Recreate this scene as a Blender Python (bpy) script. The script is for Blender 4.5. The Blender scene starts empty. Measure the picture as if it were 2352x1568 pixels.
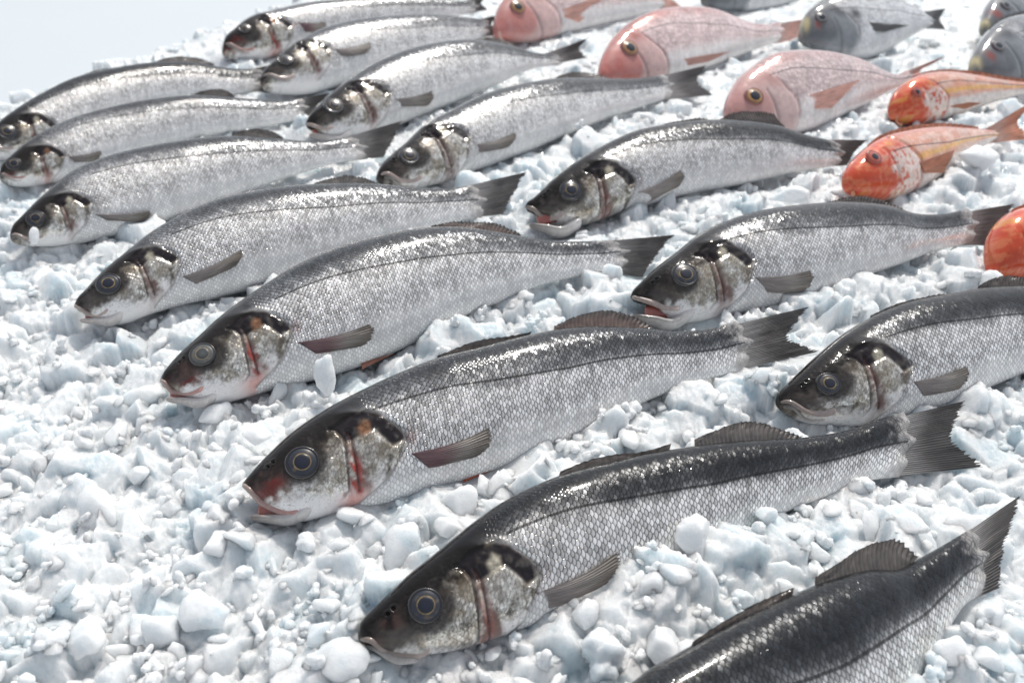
import bpy, math, random
import numpy as np
from mathutils import Vector, noise as mnoise
from mathutils.bvhtree import BVHTree
random.seed(7); rng = np.random.default_rng(11)
scene = bpy.context.scene

# ------------------------------------------------------------------ camera
FW, FH, FOC, YH = 2352., 1568., 1900., -403.     # survey frame of the photograph
PITCH = math.atan((784 - YH) / FOC); CAMH = .353
cam = bpy.data.cameras.new('camera'); camo = bpy.data.objects.new('camera', cam)
scene.collection.objects.link(camo); scene.camera = camo
cam.sensor_width = 36; cam.lens = FOC / FW * 36
camo.location = (0, 0, CAMH); camo.rotation_euler = (math.pi / 2 - PITCH, 0, 0)
cam.clip_start = .02; cam.clip_end = 200
cam.dof.use_dof = True; cam.dof.focus_distance = .53; cam.dof.aperture_fstop = 10

# ------------------------------------------------------------------ light
SUN_AZ, SUN_EL = math.radians(20), math.radians(56)
world = bpy.data.worlds.new('World'); scene.world = world; world.use_nodes = True
wn = world.node_tree; bg = wn.nodes['Background']
sky = wn.nodes.new('ShaderNodeTexSky'); sky.sky_type = 'NISHITA'; sky.sun_disc = False
sky.sun_elevation = SUN_EL; sky.sun_rotation = SUN_AZ
sky.air_density = 1.0; sky.dust_density = 1.5; sky.ozone_density = .6
hs = wn.nodes.new('ShaderNodeHueSaturation'); hs.inputs['Saturation'].default_value = .33
wn.links.new(sky.outputs[0], hs.inputs['Color']); wn.links.new(hs.outputs[0], bg.inputs[0]); bg.inputs[1].default_value = .15
sun = bpy.data.lights.new('sun', 'SUN'); suno = bpy.data.objects.new('sun', sun)
scene.collection.objects.link(suno); sun.energy = 3.0; sun.angle = math.radians(.8); sun.color = (1, .95, .88)
sdir = Vector((math.sin(SUN_AZ) * math.cos(SUN_EL), math.cos(SUN_AZ) * math.cos(SUN_EL), math.sin(SUN_EL)))
suno.rotation_euler = sdir.to_track_quat('Z', 'Y').to_euler(); suno.location = (0, 1, 3)
scene.view_settings.view_transform = 'Standard'; scene.view_settings.look = 'None'
scene.view_settings.exposure = .10; scene.view_settings.gamma = 1
scene.view_settings.use_curve_mapping = False
try:
    scene.cycles.max_bounces = 14; scene.cycles.diffuse_bounces = 10; scene.cycles.transmission_bounces = 10; scene.cycles.transparent_max_bounces = 16
    scene.cycles.use_denoising = True
except Exception: pass

# ------------------------------------------------------------------ small helpers
def tag(o, label=None, cat=None, group=None, kind=None):
    if label: o['label'] = label
    if cat: o['category'] = cat
    if group: o['group'] = group
    if kind: o['kind'] = kind
    return o

def mesh_obj(name, V, Fc, mat, parent=None, attrs=None, smooth=True):
    me = bpy.data.meshes.new(name)
    V = np.asarray(V, dtype=np.float32)
    Fc = [f for f in Fc] if not isinstance(Fc, np.ndarray) else Fc
    if isinstance(Fc, np.ndarray):
        n = len(Fc); k = Fc.shape[1]
        me.vertices.add(len(V)); me.vertices.foreach_set('co', V.ravel())
        me.loops.add(n * k); me.loops.foreach_set('vertex_index', Fc.astype(np.int32).ravel())
        me.polygons.add(n); me.polygons.foreach_set('loop_start', np.arange(0, n * k, k, dtype=np.int32))
        me.update(calc_edges=True)
    else:
        me.from_pydata(V.tolist(), [], Fc)
    if smooth: me.polygons.foreach_set('use_smooth', [True] * len(me.polygons))
    for nm, (ty, arr) in (attrs or {}).items():
        a = me.attributes.new(nm, ty, 'POINT')
        arr = np.asarray(arr, dtype=np.float32)
        if ty == 'FLOAT_COLOR': a.data.foreach_set('color', arr.ravel())
        elif ty == 'FLOAT_VECTOR': a.data.foreach_set('vector', arr.ravel())
        else: a.data.foreach_set('value', arr.ravel())
    me.validate(); me.update()
    me.materials.append(mat)
    o = bpy.data.objects.new(name, me); scene.collection.objects.link(o)
    if parent: o.parent = parent
    return o

def empty(name, loc):
    o = bpy.data.objects.new(name, None); scene.collection.objects.link(o)
    o.location = loc; o.empty_display_size = .02
    return o

def grid_faces(nu, nv, wrap=False):
    i = np.arange(nu - 1)[:, None]; j = np.arange(nv if wrap else nv - 1)[None, :]
    j2 = (j + 1) % nv
    return np.stack([i * nv + j, (i + 1) * nv + j, (i + 1) * nv + j2, i * nv + j2], -1).reshape(-1, 4)

_perm = rng.random(65536).astype(np.float32)
def vnoise(x, y, z=0, seed=0):
    x = np.asarray(x, float); y = np.asarray(y, float); z = np.asarray(z, float) + np.zeros_like(x)
    xi = np.floor(x).astype(int); yi = np.floor(y).astype(int); zi = np.floor(z).astype(int)
    fx, fy, fz = x - xi, y - yi, z - zi
    s = lambda t: t * t * (3 - 2 * t)
    fx, fy, fz = s(fx), s(fy), s(fz)
    def h(a, b, c): return _perm[(a * 7919 + b * 15731 + c * 31337 + seed * 1013 + (a * b) * 37 + b * c * 91) & 65535]
    r = 0
    for a in (0, 1):
        for b in (0, 1):
            for c in (0, 1):
                w = (fx if a else 1 - fx) * (fy if b else 1 - fy) * (fz if c else 1 - fz)
                r = r + w * h(xi + a, yi + b, zi + c)
    return r
def fbm(x, y, z=0, seed=0, o=4):
    r, a, t = 0, 1., 0
    for k in range(o):
        r = r + a * vnoise(x * 2 ** k + 17 * k, y * 2 ** k + 5 * k, np.asarray(z) * 2 ** k, seed + k); t += a; a *= .5
    return r / t
def sstep(a, b, x):
    t = np.clip((x - a) / (b - a), 0, 1); return t * t * (3 - 2 * t)
def mixc(A, B, t):
    t = np.asarray(t)[..., None]; return A * (1 - t) + np.asarray(B) * t

def poly_dist(px, py, poly):
    d = np.full(px.shape, 1e9)
    for (ax, ay), (bx, by) in zip(poly[:-1], poly[1:]):
        vx, vy = bx - ax, by - ay
        t = np.clip(((px - ax) * vx + (py - ay) * vy) / (vx * vx + vy * vy + 1e-12), 0, 1)
        d = np.minimum(d, np.hypot(px - ax - t * vx, py - ay - t * vy))
    return d
def inside(px, py, poly):
    r = np.zeros(px.shape, bool); n = len(poly)
    for i in range(n):
        (ax, ay), (bx, by) = poly[i], poly[(i + 1) % n]
        c = ((ay > py) != (by > py)) & (px < (bx - ax) * (py - ay) / (by - ay + 1e-12) + ax)
        r ^= c
    return r
def blob(px, py, poly, soft):       # 1 inside, fading over `soft`
    d = poly_dist(px, py, list(poly) + [poly[0]]); ins = inside(px, py, poly)
    return sstep(-soft, soft, np.where(ins, d, -d))

def catmull(P, n=400):
    P = np.asarray(P, float)
    P = np.vstack([2 * P[0] - P[1], P, 2 * P[-1] - P[-2]])
    out = []
    for i in range(1, len(P) - 2):
        p0, p1, p2, p3 = P[i - 1:i + 3]
        t0 = 0; t1 = np.linalg.norm(p1 - p0) ** .5 + t0; t2 = np.linalg.norm(p2 - p1) ** .5 + t1; t3 = np.linalg.norm(p3 - p2) ** .5 + t2
        t = np.linspace(t1, t2, 24, endpoint=False)[:, None]
        A1 = (t1 - t) / (t1 - t0) * p0 + (t - t0) / (t1 - t0) * p1
        A2 = (t2 - t) / (t2 - t1) * p1 + (t - t1) / (t2 - t1) * p2
        A3 = (t3 - t) / (t3 - t2) * p2 + (t - t2) / (t3 - t2) * p3
        B1 = (t2 - t) / (t2 - t0) * A1 + (t - t0) / (t2 - t0) * A2
        B2 = (t3 - t) / (t3 - t1) * A2 + (t - t1) / (t3 - t1) * A3
        out.append((t2 - t) / (t2 - t1) * B1 + (t - t1) / (t2 - t1) * B2)
    out.append(P[-2][None])
    Q = np.vstack(out)
    s = np.r_[0, np.cumsum(np.linalg.norm(np.diff(Q, axis=0), axis=1))]; s /= s[-1]
    return lambda q: np.stack([np.interp(q, s, Q[:, k]) for k in range(Q.shape[1])], -1)

# ------------------------------------------------------------------ surveying: a picture point -> a place on a plane in the scene
C0 = np.array([0, 0, CAMH]); fwd = np.array([0, math.cos(PITCH), -math.sin(PITCH)])
upv = np.array([0, math.sin(PITCH), math.cos(PITCH)]); rtv = np.array([1., 0, 0])
def ray(x, y): return fwd + rtv * (x - FW / 2) / FOC + upv * (FH / 2 - y) / FOC
def onz(x, y, z=0.):
    r = ray(x, y); return C0 + r * ((z - C0[2]) / r[2])

# ------------------------------------------------------------------ node helpers
class NT:
    def __init__(s, name):
        s.m = bpy.data.materials.new(name); s.m.use_nodes = True; s.t = s.m.node_tree; s.t.nodes.clear()
        s.out = s.t.nodes.new('ShaderNodeOutputMaterial')
    def n(s, ty, **kw):
        nd = s.t.nodes.new(ty)
        for k, v in kw.items(): setattr(nd, k, v)
        return nd
    def set(s, sock, v):
        if isinstance(v, bpy.types.NodeSocket): s.t.links.new(v, sock)
        elif v is not None: sock.default_value = v
    def math(s, op, a, b=None, c=None, clamp=False):
        nd = s.n('ShaderNodeMath', operation=op, use_clamp=clamp)
        for i, v in enumerate((a, b, c)):
            if v is not None: s.set(nd.inputs[i], v)
        return nd.outputs[0]
    def mr(s, v, a, b, c=0., d=1., smooth=True):
        nd = s.n('ShaderNodeMapRange', interpolation_type='SMOOTHSTEP' if smooth else 'LINEAR')
        for i, q in enumerate((v, a, b, c, d)): s.set(nd.inputs[i], q)
        return nd.outputs[0]
    def mix(s, f, a, b, blend='MIX'):
        nd = s.n('ShaderNodeMix', data_type='RGBA', blend_type=blend, clamp_factor=True)
        s.set(nd.inputs[0], f); s.set(nd.inputs[6], a); s.set(nd.inputs[7], b); return nd.outputs[2]
    def attr(s, nm): return s.n('ShaderNodeAttribute', attribute_name=nm)
    def noise(s, vec, scale, detail=3, rough=.5, dist=0):
        nd = s.n('ShaderNodeTexNoise'); s.set(nd.inputs['Vector'], vec); nd.inputs['Scale'].default_value = scale
        nd.inputs['Detail'].default_value = detail; nd.inputs['Roughness'].default_value = rough
        nd.inputs['Distortion'].default_value = dist
        return nd.outputs[0]
    def obj(s): return s.n('ShaderNodeTexCoord').outputs['Object']
    def bsdf(s, **kw):
        nd = s.n('ShaderNodeBsdfPrincipled')
        for k, v in kw.items(): s.set(nd.inputs[k.replace('_', ' ')], v)
        s.t.links.new(nd.outputs[0], s.out.inputs[0]); return nd
    def bump(s, h, strength=1., dist=.001, normal=None):
        nd = s.n('ShaderNodeBump'); nd.inputs['Strength'].default_value = strength; nd.inputs['Distance'].default_value = dist
        s.set(nd.inputs['Height'], h)
        if normal is not None: s.set(nd.inputs['Normal'], normal)
        return nd.outputs[0]

def scale_group():
    """overlapping fish scales: staggered columns, each scale a disc that covers the one behind it"""
    g = bpy.data.node_groups.new('fish_scales', 'ShaderNodeTree')
    g.interface.new_socket('P', in_out='INPUT', socket_type='NodeSocketVector')
    for nm in ('Edge', 'Lx', 'Dy'): g.interface.new_socket(nm, in_out='OUTPUT', socket_type='NodeSocketFloat')
    g.interface.new_socket('Rnd', in_out='OUTPUT', socket_type='NodeSocketColor')
    gi = g.nodes.new('NodeGroupInput'); go = g.nodes.new('NodeGroupOutput')
    def M(op, a, b=None, c=None):
        nd = g.nodes.new('ShaderNodeMath'); nd.operation = op
        for i, v in enumerate((a, b, c)):
            if v is None: continue
            if isinstance(v, (int, float)): nd.inputs[i].default_value = v
            else: g.links.new(v, nd.inputs[i])
        return nd.outputs[0]
    sp = g.nodes.new('ShaderNodeSeparateXYZ'); g.links.new(gi.outputs[0], sp.inputs[0])
    x, y = sp.outputs[0], sp.outputs[1]
    kf = M('FLOOR', x)
    def cand(k):
        lx = M('SUBTRACT', x, k)
        off = M('MULTIPLY', M('FLOORED_MODULO', k, 2.), .5)
        yy = M('SUBTRACT', y, off); j = M('ROUND', yy); dy = M('SUBTRACT', yy, j)
        e = M('SQRT', M('ADD', M('POWER', M('ABSOLUTE', M('DIVIDE', lx, 1.34)), 2.), M('POWER', M('ABSOLUTE', M('DIVIDE', dy, .63)), 2.)))
        return lx, dy, e, k, j
    c1 = cand(M('SUBTRACT', kf, 1.)); c2 = cand(kf); c3 = cand(M('ADD', kf, 1.))
    in1 = M('LESS_THAN', c1[2], 1.); in2 = M('LESS_THAN', c2[2], 1.)
    def sel(i):
        a = M('ADD', M('MULTIPLY', c2[i], in2), M('MULTIPLY', c3[i], M('SUBTRACT', 1., in2)))
        return M('ADD', M('MULTIPLY', c1[i], in1), M('MULTIPLY', a, M('SUBTRACT', 1., in1)))
    # c3 scales are only seen near their root: their edge value is kept low
    lx, dy, e, k, j = [sel(i) for i in range(5)]
    wn_ = g.nodes.new('ShaderNodeTexWhiteNoise'); wn_.noise_dimensions = '2D'
    cb = g.nodes.new('ShaderNodeCombineXYZ'); g.links.new(k, cb.inputs[0]); g.links.new(j, cb.inputs[1])
    g.links.new(cb.outputs[0], wn_.inputs['Vector'])
    isroot = M('MULTIPLY', M('SUBTRACT', 1., in1), M('SUBTRACT', 1., in2))
    e2 = M('MULTIPLY', e, M('SUBTRACT', 1., M('MULTIPLY', isroot, 1.)))
    for nm, v in (('Edge', e2), ('Lx', lx), ('Dy', dy), ('Rnd', wn_.outputs['Color'])): g.links.new(v, go.inputs[nm])
    return g
SCG = scale_group()

def skin_mat(name, edge=.88, sparkle=1., coat=.35, rough=.3):
    s = NT(name)
    col = s.attr('col').outputs['Color']; aux = s.n('ShaderNodeSeparateXYZ')
    s.t.links.new(s.attr('aux').outputs['Vector'], aux.inputs[0])
    met, msk, lat = aux.outputs
    P = s.attr('scl').outputs['Vector']
    nz = s.n('ShaderNodeTexNoise'); s.set(nz.inputs['Vector'], P); nz.inputs['Scale'].default_value = .35; nz.inputs['Detail'].default_value = 1
    wv = s.n('ShaderNodeVectorMath', operation='MULTIPLY_ADD'); s.set(wv.inputs[0], nz.outputs['Color']); wv.inputs[1].default_value = (.7, .5, 0); s.set(wv.inputs[2], P)
    gr = s.n('ShaderNodeGroup'); gr.node_tree = SCG; s.set(gr.inputs[0], wv.outputs[0])
    E, LX, DY, R = gr.outputs
    rs = s.n('ShaderNodeSeparateColor'); s.set(rs.inputs[0], R)
    r1, r2, r3 = rs.outputs
    big = s.noise(P, .12, 2); fine = s.noise(P, 3.2, 3, .65)
    # brightness: scale to scale, along each scale, and in broad patches
    b = s.math('ADD', s.math('MULTIPLY', s.math('POWER', r1, 1.5), .75 * sparkle), 1 - .30 * sparkle)
    b = s.math('MULTIPLY', b, s.mr(LX, -.8, .9, .35, 1.2))
    b = s.math('MULTIPLY', b, s.mr(big, .3, .7, .8, 1.15))
    b = s.math('MULTIPLY', b, s.mr(fine, .25, .7, .78, 1.1))
    ed = s.math('MULTIPLY', s.mr(E, .64, .95), edge)
    b = s.math('MULTIPLY', b, s.math('SUBTRACT', 1., ed))
    b = s.math('ADD', s.math('MULTIPLY', b, msk), s.math('SUBTRACT', 1., msk))
    # lateral line
    ll = s.mr(s.math('ABSOLUTE', lat), .0004, .0012, .75, 0.)
    b = s.math('MULTIPLY', b, s.math('SUBTRACT', 1., ll))
    ob = s.obj(); mot = s.noise(ob, 700, 4, .7); mot2 = s.noise(ob, 140, 3, .6)
    inv = s.math('SUBTRACT', 1., msk)
    im = s.math('MULTIPLY', inv, s.math('ADD', s.math('MULTIPLY', met, 1.2), .08), clamp=True)
    hb = s.math('ADD', s.math('MULTIPLY', s.math('MULTIPLY', s.mr(mot, .3, .7, .55, 1.35), s.mr(mot2, .3, .7, .75, 1.2)), im), s.math('SUBTRACT', 1., im))
    b = s.math('MULTIPLY', b, hb)
    cmb = s.n('ShaderNodeCombineXYZ')
    for i in range(3): s.set(cmb.inputs[i], b)
    base = s.mix(1., col, cmb.outputs[0], 'MULTIPLY')
    h = s.math('ADD', s.math('MULTIPLY', LX, .30), s.math('MULTIPLY', s.math('MULTIPLY', s.math('SUBTRACT', r2, .5), LX), .42))
    h = s.math('ADD', h, s.math('MULTIPLY', s.math('MULTIPLY', s.math('SUBTRACT', r3, .5), DY), .95))
    h = s.math('SUBTRACT', h, s.math('MULTIPLY', s.mr(E, .8, 1.), .45))
    h = s.math('MULTIPLY', h, msk)
    h = s.math('ADD', h, s.math('MULTIPLY', s.math('MULTIPLY', fine, s.math('ADD', s.math('MULTIPLY', msk, .9), .05)), .10))
    nb = s.bump(h, 1., .0007)
    nb2 = s.bump(s.math('MULTIPLY', mot2, im), .6, .0012, s.bump(mot, .5, .00010, nb))
    rr = s.math('SUBTRACT', s.math('ADD', s.math('MULTIPLY', s.math('MULTIPLY', r3, met), .22), rough - .10), s.math('MULTIPLY', inv, .13))
    p = s.bsdf(Base_Color=base, Metallic=met, Roughness=rr, Normal=nb2)
    p.inputs['Coat Weight'].default_value = coat; p.inputs['Coat Roughness'].default_value = .1
    s.set(p.inputs['Coat Normal'], s.bump(h, .25, .0003))
    s.set(p.inputs['Specular IOR Level'], s.math('ADD', s.math('MULTIPLY', met, .3), .12))
    return s.m

def plain_mat(name, rough=.35, coat=.6, bumpscale=900, bumpd=.0002, transl=0., attr='col', color=None, coatr=.1):
    s = NT(name)
    c = s.attr(attr).outputs['Color'] if color is None else color
    nz = s.noise(s.obj(), bumpscale, 3)
    if color is None: c = s.mix(1., c, s.mix(nz, (.75, .75, .75, 1), (1.2, 1.2, 1.2, 1)), 'MULTIPLY')
    p = s.bsdf(Base_Color=c, Roughness=rough, Normal=s.bump(nz, .6, bumpd))
    p.inputs['Coat Weight'].default_value = coat; p.inputs['Coat Roughness'].default_value = coatr
    if transl:
        tp = s.n('ShaderNodeBsdfTransparent'); m2 = s.n('ShaderNodeMixShader'); m2.inputs[0].default_value = .16
        tr = s.n('ShaderNodeBsdfTranslucent'); s.set(tr.inputs[0], c)
        mx = s.n('ShaderNodeMixShader'); mx.inputs[0].default_value = transl
        s.t.links.new(p.outputs[0], mx.inputs[1]); s.t.links.new(tr.outputs[0], mx.inputs[2]); s.t.links.new(mx.outputs[0], m2.inputs[1]); s.t.links.new(tp.outputs[0], m2.inputs[2]); s.t.links.new(m2.outputs[0], s.out.inputs[0])
    return s.m

M_BASS = skin_mat('bass_skin'); M_BREAM = skin_mat('bream_skin', .75, .9, .8, .27); M_MULLET = skin_mat('mullet_skin', .35, .6, .8, .32)
M_FIN = plain_mat('fin_membrane', .38, .5, 1500, .00015, .25)
M_LIP = plain_mat('lip_skin', .35, .7, 1200, .00015)
M_EYE = plain_mat('eye_iris', .25, .6, 1500, .00005, coatr=.02)
M_FLESH = plain_mat('mouth_lining', .25, 1., 500, .0004)

# ------------------------------------------------------------------ fish
HEADS = dict(
 preop=[(.56, .16), (.604, .134), (.625, .077), (.624, .002), (.612, -.089), (.601, -.178), (.593, -.23), (.53, -.273), (.42, -.287)],
 slit=[(.66, .12), (.668, .06), (.666, .003), (.662, -.102), (.655, -.241)],
 oprear=[(.817, .209), (.897, .163), (.969, .086), (1.003, .018), (.991, -.03), (.93, -.117), (.847, -.214), (.736, -.27), (.618, -.316)],
 dark=[(.58, .16), (.65, .205), (.817, .225), (.921, .15), (1.0, .04), (.993, -.02), (.90, -.05), (.85, .03), (.81, .085), (.72, .06), (.636, .05)],
 gap=[(.60, .16), (.68, .16), (.685, 0), (.70, -.10), (.74, -.25), (.66, -.33), (.56, -.33), (.60, -.25), (.615, -.1), (.63, .02)],
 bronze=[(.728, .127), (.77, .165), (.80, .14), (.79, .07), (.73, .06)])

class Fish:
    """one fish lying in its own plane: a along the body, d towards the back fin, n out of the visible flank"""
    def __init__(s, name, kind, sp):
        s.sp = sp; s.kind = kind; s.extra = []; s.low = []
        D, V = sp['D'], sp['V']; s.tau = math.radians(sp.get('tau', 36))
        tb = ((D[-1][0] + V[-1][0]) / 2, (D[-1][1] + V[-1][1]) / 2)
        h = .022
        for it in range(3):
            A = onz(*D[0], h); B = onz(*tb, h); a = B - A; a[2] = 0; s.a = a / np.linalg.norm(a)
            b = np.array([-s.a[1], s.a[0], 0]); s.b = b
            s.d = b * math.cos(s.tau) + np.array([0, 0, 1]) * math.sin(s.tau); s.n = np.cross(s.a, s.d); s.o = A
            d = np.array([s.un(*q) for q in D]); v = np.array([s.un(*q) for q in V])
            dep = np.max(d[:, 1]) - np.min(v[:, 1]); s.dep = dep
            h = math.hypot(dep / 2 * math.sin(s.tau), dep * .26 * math.cos(s.tau)) - .009 + sp.get('lift', 0) - (np.max(d[:, 1]) + np.min(v[:, 1])) / 2 * math.sin(s.tau)
        D0, V0 = catmull(d), catmull(v)
        def slim(a, b):         # the traced edge is that of the rounded body, so the mid-plane outline is a little narrower
            return lambda q: a(q) + (b(q) - a(q)) * (.014 * (sstep(.08, .3, np.asarray(q)) - .5 * sstep(.85, 1, np.asarray(q))))[..., None]
        s.Df, s.Vf = slim(D0, V0), slim(V0, D0)
        s.L = np.linalg.norm(s.un(*tb))
        s.root = empty(name, s.P(s.L * .45, 0, 0) * np.array([1, 1, 0]))
        s.rl = np.array(s.root.location)
        s.G = s.un(*sp['G'], .3 * dep * .8) if 'G' in sp else np.array([s.L * .27, 0])
        s.HL = np.linalg.norm(s.G); s.he = s.G / s.HL; s.hf = np.array([-s.he[1], s.he[0]])
        s.seed = sp.get('seed', len(sp['label']) % 7)
        s.px = s.L * 0 + FOC / np.linalg.norm(s.P(s.L * .4, 0, 0) - C0)      # survey pixels per metre
    def un(s, x, y, w=0.):
        r = ray(x, y); k = np.dot(s.o + s.n * w - C0, s.n) / np.dot(r, s.n); q = C0 + r * k - s.o
        return np.array([q @ s.a, q @ s.d])
    def P(s, x, y, w):
        return s.o + np.multiply.outer(x, s.a) + np.multiply.outer(y, s.d) + np.multiply.outer(w, s.n)
    def loc(s, Q): return np.asarray(Q) - s.rl
    def head(s, x, y):
        return (x * s.he[0] + y * s.he[1]) / s.HL, (x * s.hf[0] + y * s.hf[1]) / s.HL
    def unhead(s, X, Y):
        return s.he * X * s.HL + s.hf * Y * s.HL
    def body(s, mat, paint):
        sp = s.sp; big = s.px * s.L / 1400
        NQ = int(np.clip(420 * big, 150, 440)); NU = int(np.clip(150 * big, 60, 150)); ND = 26
        qh = .30
        q = np.r_[np.linspace(0, 1, int(NQ * .45), endpoint=False) ** 1.25 * qh, np.linspace(qh, 1, NQ - int(NQ * .45))]
        NQ = len(q)
        phi = np.r_[np.linspace(0, math.pi, NU, endpoint=False), np.linspace(math.pi, 2 * math.pi, ND, endpoint=False)]
        Dq, Vq = s.Df(q), s.Vf(q); Mq = (Dq + Vq) / 2; H = (Dq - Vq) / 2; dep = 2 * np.linalg.norm(H, axis=1)
        kq = sp.get('kw', [(0, .5), (.05, .42), (.15, .33), (.3, .30), (.5, .28), (.75, .26), (.92, .20), (.97, .13), (1, .015)])
        hw = dep * np.interp(q, [k[0] for k in kq], [k[1] for k in kq])
        c, sn = np.cos(phi), np.sin(phi)
        t = np.sign(c) * np.abs(c) ** .93
        X = Mq[:, None, 0] + H[:, None, 0] * t; Y = Mq[:, None, 1] + H[:, None, 1] * t
        W = hw[:, None] * np.sign(sn) * np.abs(sn) ** .88
        ed_ = Mq[-1] - Mq[-12]; ed_ /= np.linalg.norm(ed_)
        lob = s.L * .028 * sstep(.93, 1, q)[:, None] * (1 - np.abs(t) ** 1.5) * (.8 + .4 * np.cos(t * 9))
        X = X + ed_[0] * lob; Y = Y + ed_[1] * lob
        U = np.r_[0, np.cumsum(np.linalg.norm(np.diff(Mq, axis=0), axis=1))]
        P3 = np.stack([X, Y, W], -1)
        gl = np.linalg.norm(np.roll(P3, -1, axis=1) - P3, axis=2)
        cum = np.cumsum(gl, axis=1) - gl; k90 = NU // 2
        Gd = (cum[:, k90][:, None] - cum)
        cc = np.broadcast_to(c, X.shape); qq = np.broadcast_to(q[:, None], X.shape)
        llc = np.interp(q, [0, .25, .35, .6, 1], sp.get('ll', [.42, .42, .34, .08, -.02]))[:, None]
        iq = np.clip(((math.pi / 2 - np.arcsin(np.clip(llc[:, 0], -1, 1))) / math.pi * NU), 0, NU - 1)
        i0 = iq.astype(int); fr = iq - i0
        gll = Gd[np.arange(NQ), i0] * (1 - fr) + Gd[np.arange(NQ), np.minimum(i0 + 1, NU)] * fr
        lat = np.where(sn[None, :] > -.01, Gd - gll[:, None], 1.) + np.where(qq < .245, 1, 0) * 1.
        lat = np.where(qq > .98, 1., lat)
        hx, hy = s.head(X, Y)
        up_ = sn[None, :] > -.02
        col, met, msk, disp = paint(s, qq, cc, hx, hy, X, Y, U[:, None] + 0 * X, Gd, cc - llc)
        W = W + disp * s.HL * np.where(W > 0, 1, .0) * np.clip(W / (.0025), 0, 1)
        pts = s.loc(s.P(X, Y, W).reshape(-1, 3))
        sx, sy = sp.get('scale', (.0020, .0042))
        scl = np.stack([(U[:, None] + 0 * X) / sx, Gd / sy, 0 * X], -1).reshape(-1, 3)
        rgba = np.concatenate([np.clip(col, 0, 1), np.ones(X.shape + (1,))], -1).reshape(-1, 4)
        aux = np.stack([met, msk, lat], -1).reshape(-1, 3)
        F_ = grid_faces(NQ, NU + ND, True)[:, ::-1].copy()
        faces = F_
        o = mesh_obj('body', pts, faces, mat, s.root, dict(col=('FLOAT_COLOR', rgba), aux=('FLOAT_VECTOR', aux), scl=('FLOAT_VECTOR', scl)))
        m = W > 0
        s.sx, s.sy, s.sw = X[m], Y[m], W[m]
        s.bv = pts + s.rl; s.bf = faces
        return o
    def surf(s, x, y):
        i = np.argmin((s.sx - x) ** 2 + (s.sy - y) ** 2); return s.sw[i]
    def at(s, px, py, lift=0.):
        """picture point -> local x, y, w on the flank"""
        w = .02
        for _ in range(4):
            q = s.un(px, py, w); w = s.surf(*q) + lift
        return np.array([q[0], q[1], w])
    def fin(s, name, base, tip, rays=14, col=(.07, .06, .055), tipcol=None, basecol=None, ragged=.06, bulge=0., wbase=None, wtip=None, ripple=.0006, nl=18, seed=0, thick=.0005, curl=0., rc=.36):
        """base, tip: (k,2|3) control points in the fish plane; the rays run from base to tip"""
        r = np.random.default_rng(seed + 3)
        B = catmull(base)(np.linspace(0, 1, rays * 4 + 1)); T = catmull(tip)(np.linspace(0, 1, rays * 4 + 1))
        nk = rays * 4 + 1
        k = np.arange(nk) / 4.
        rg = np.interp(np.arange(nk), np.arange(0, nk + 4, 2), 1 + ragged * (r.random(len(np.arange(0, nk + 4, 2))) - .8))
        ridge = np.cos(k * 2 * math.pi)
        rg = rg - ragged * .35 * (1 - (ridge * .5 + .5)); T = B + (T - B) * rg[:, None]
        l = np.linspace(0, 1, nl)[None, :]
        if B.shape[1] == 2:
            B = np.c_[B, np.zeros(nk) + (wbase or 0)]; T = np.c_[T, np.zeros(nk) + (wtip or 0)]
        Q = B[:, None] * (1 - l[..., None]) + T[:, None] * l[..., None]
        dv = T - B; nv = np.c_[-dv[:, 1], dv[:, 0]]
        Q[..., 0] += nv[:, None, 0] * bulge * np.sin(l * math.pi) ; Q[..., 1] += nv[:, None, 1] * bulge * np.sin(l * math.pi)
        w = ridge[:, None] * ripple * (.5 + .5 * l) + fbm(k[:, None] * .35 + 0 * l, l * 2.2 + 0 * k[:, None], 0, seed) * ripple * 5 * l
        w = w + curl * np.sin(l * math.pi) + curl * .6 * np.sin(k[:, None] / rays * math.pi) * l
        Q[..., 2] += w
        c = np.zeros((nk, nl, 3)) + np.asarray(col)
        if basecol is not None: c = mixc(c, basecol, 1 - sstep(.30, .72, l + .1 * (fbm(k[:, None] + 0 * l, l * 3 + 0 * k[:, None], 0, 5) - .5)))
        if tipcol is not None: c = mixc(c, tipcol, sstep(.55, 1, l + 0 * k[:, None]))
        st = (1.1 - rc + rc * (ridge[:, None] * .5 + .5)) * (.6 + .8 * fbm(k[:, None] * 1.1 + 0 * l, l * 6 + 0 * k[:, None], 0, seed + 9))
        c = c * st[..., None]
        top = s.loc(s.P(Q[..., 0].ravel(), Q[..., 1].ravel(), Q[..., 2].ravel()))
        th = (thick * (1.15 - l) + 0 * Q[..., 0]).ravel()
        bot = top - np.outer(th, s.n)
        F1 = grid_faces(nk, nl); n = nk * nl
        F2 = F1[:, ::-1] + n
        rim = np.r_[np.arange(0, nl), np.arange(1, nk) * nl + nl - 1, (nk - 1) * nl + np.arange(nl - 2, -1, -1), np.arange(nk - 2, 0, -1) * nl]
        F3 = np.stack([rim, np.roll(rim, -1), np.roll(rim, -1) + n, rim + n], -1)
        cc = np.clip(np.r_[c.reshape(-1, 3), c.reshape(-1, 3)], 0, 1); cc = np.c_[cc, np.ones(len(cc))]
        if name in ('tail_fin', 'pectoral_fin', 'pelvic_fin', 'rear_dorsal_fin'):
            s.extra.append((top + s.rl, F1)); s.low += [(q_, .001, .45) for q_ in (top.reshape(nk, nl, 3)[::6, ::4].reshape(-1, 3) + s.rl)]
        return mesh_obj(name, np.r_[top, bot], np.r_[F1, F2, F3[:, ::-1]], M_FIN, s.root, dict(col=('FLOAT_COLOR', cc)))
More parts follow.
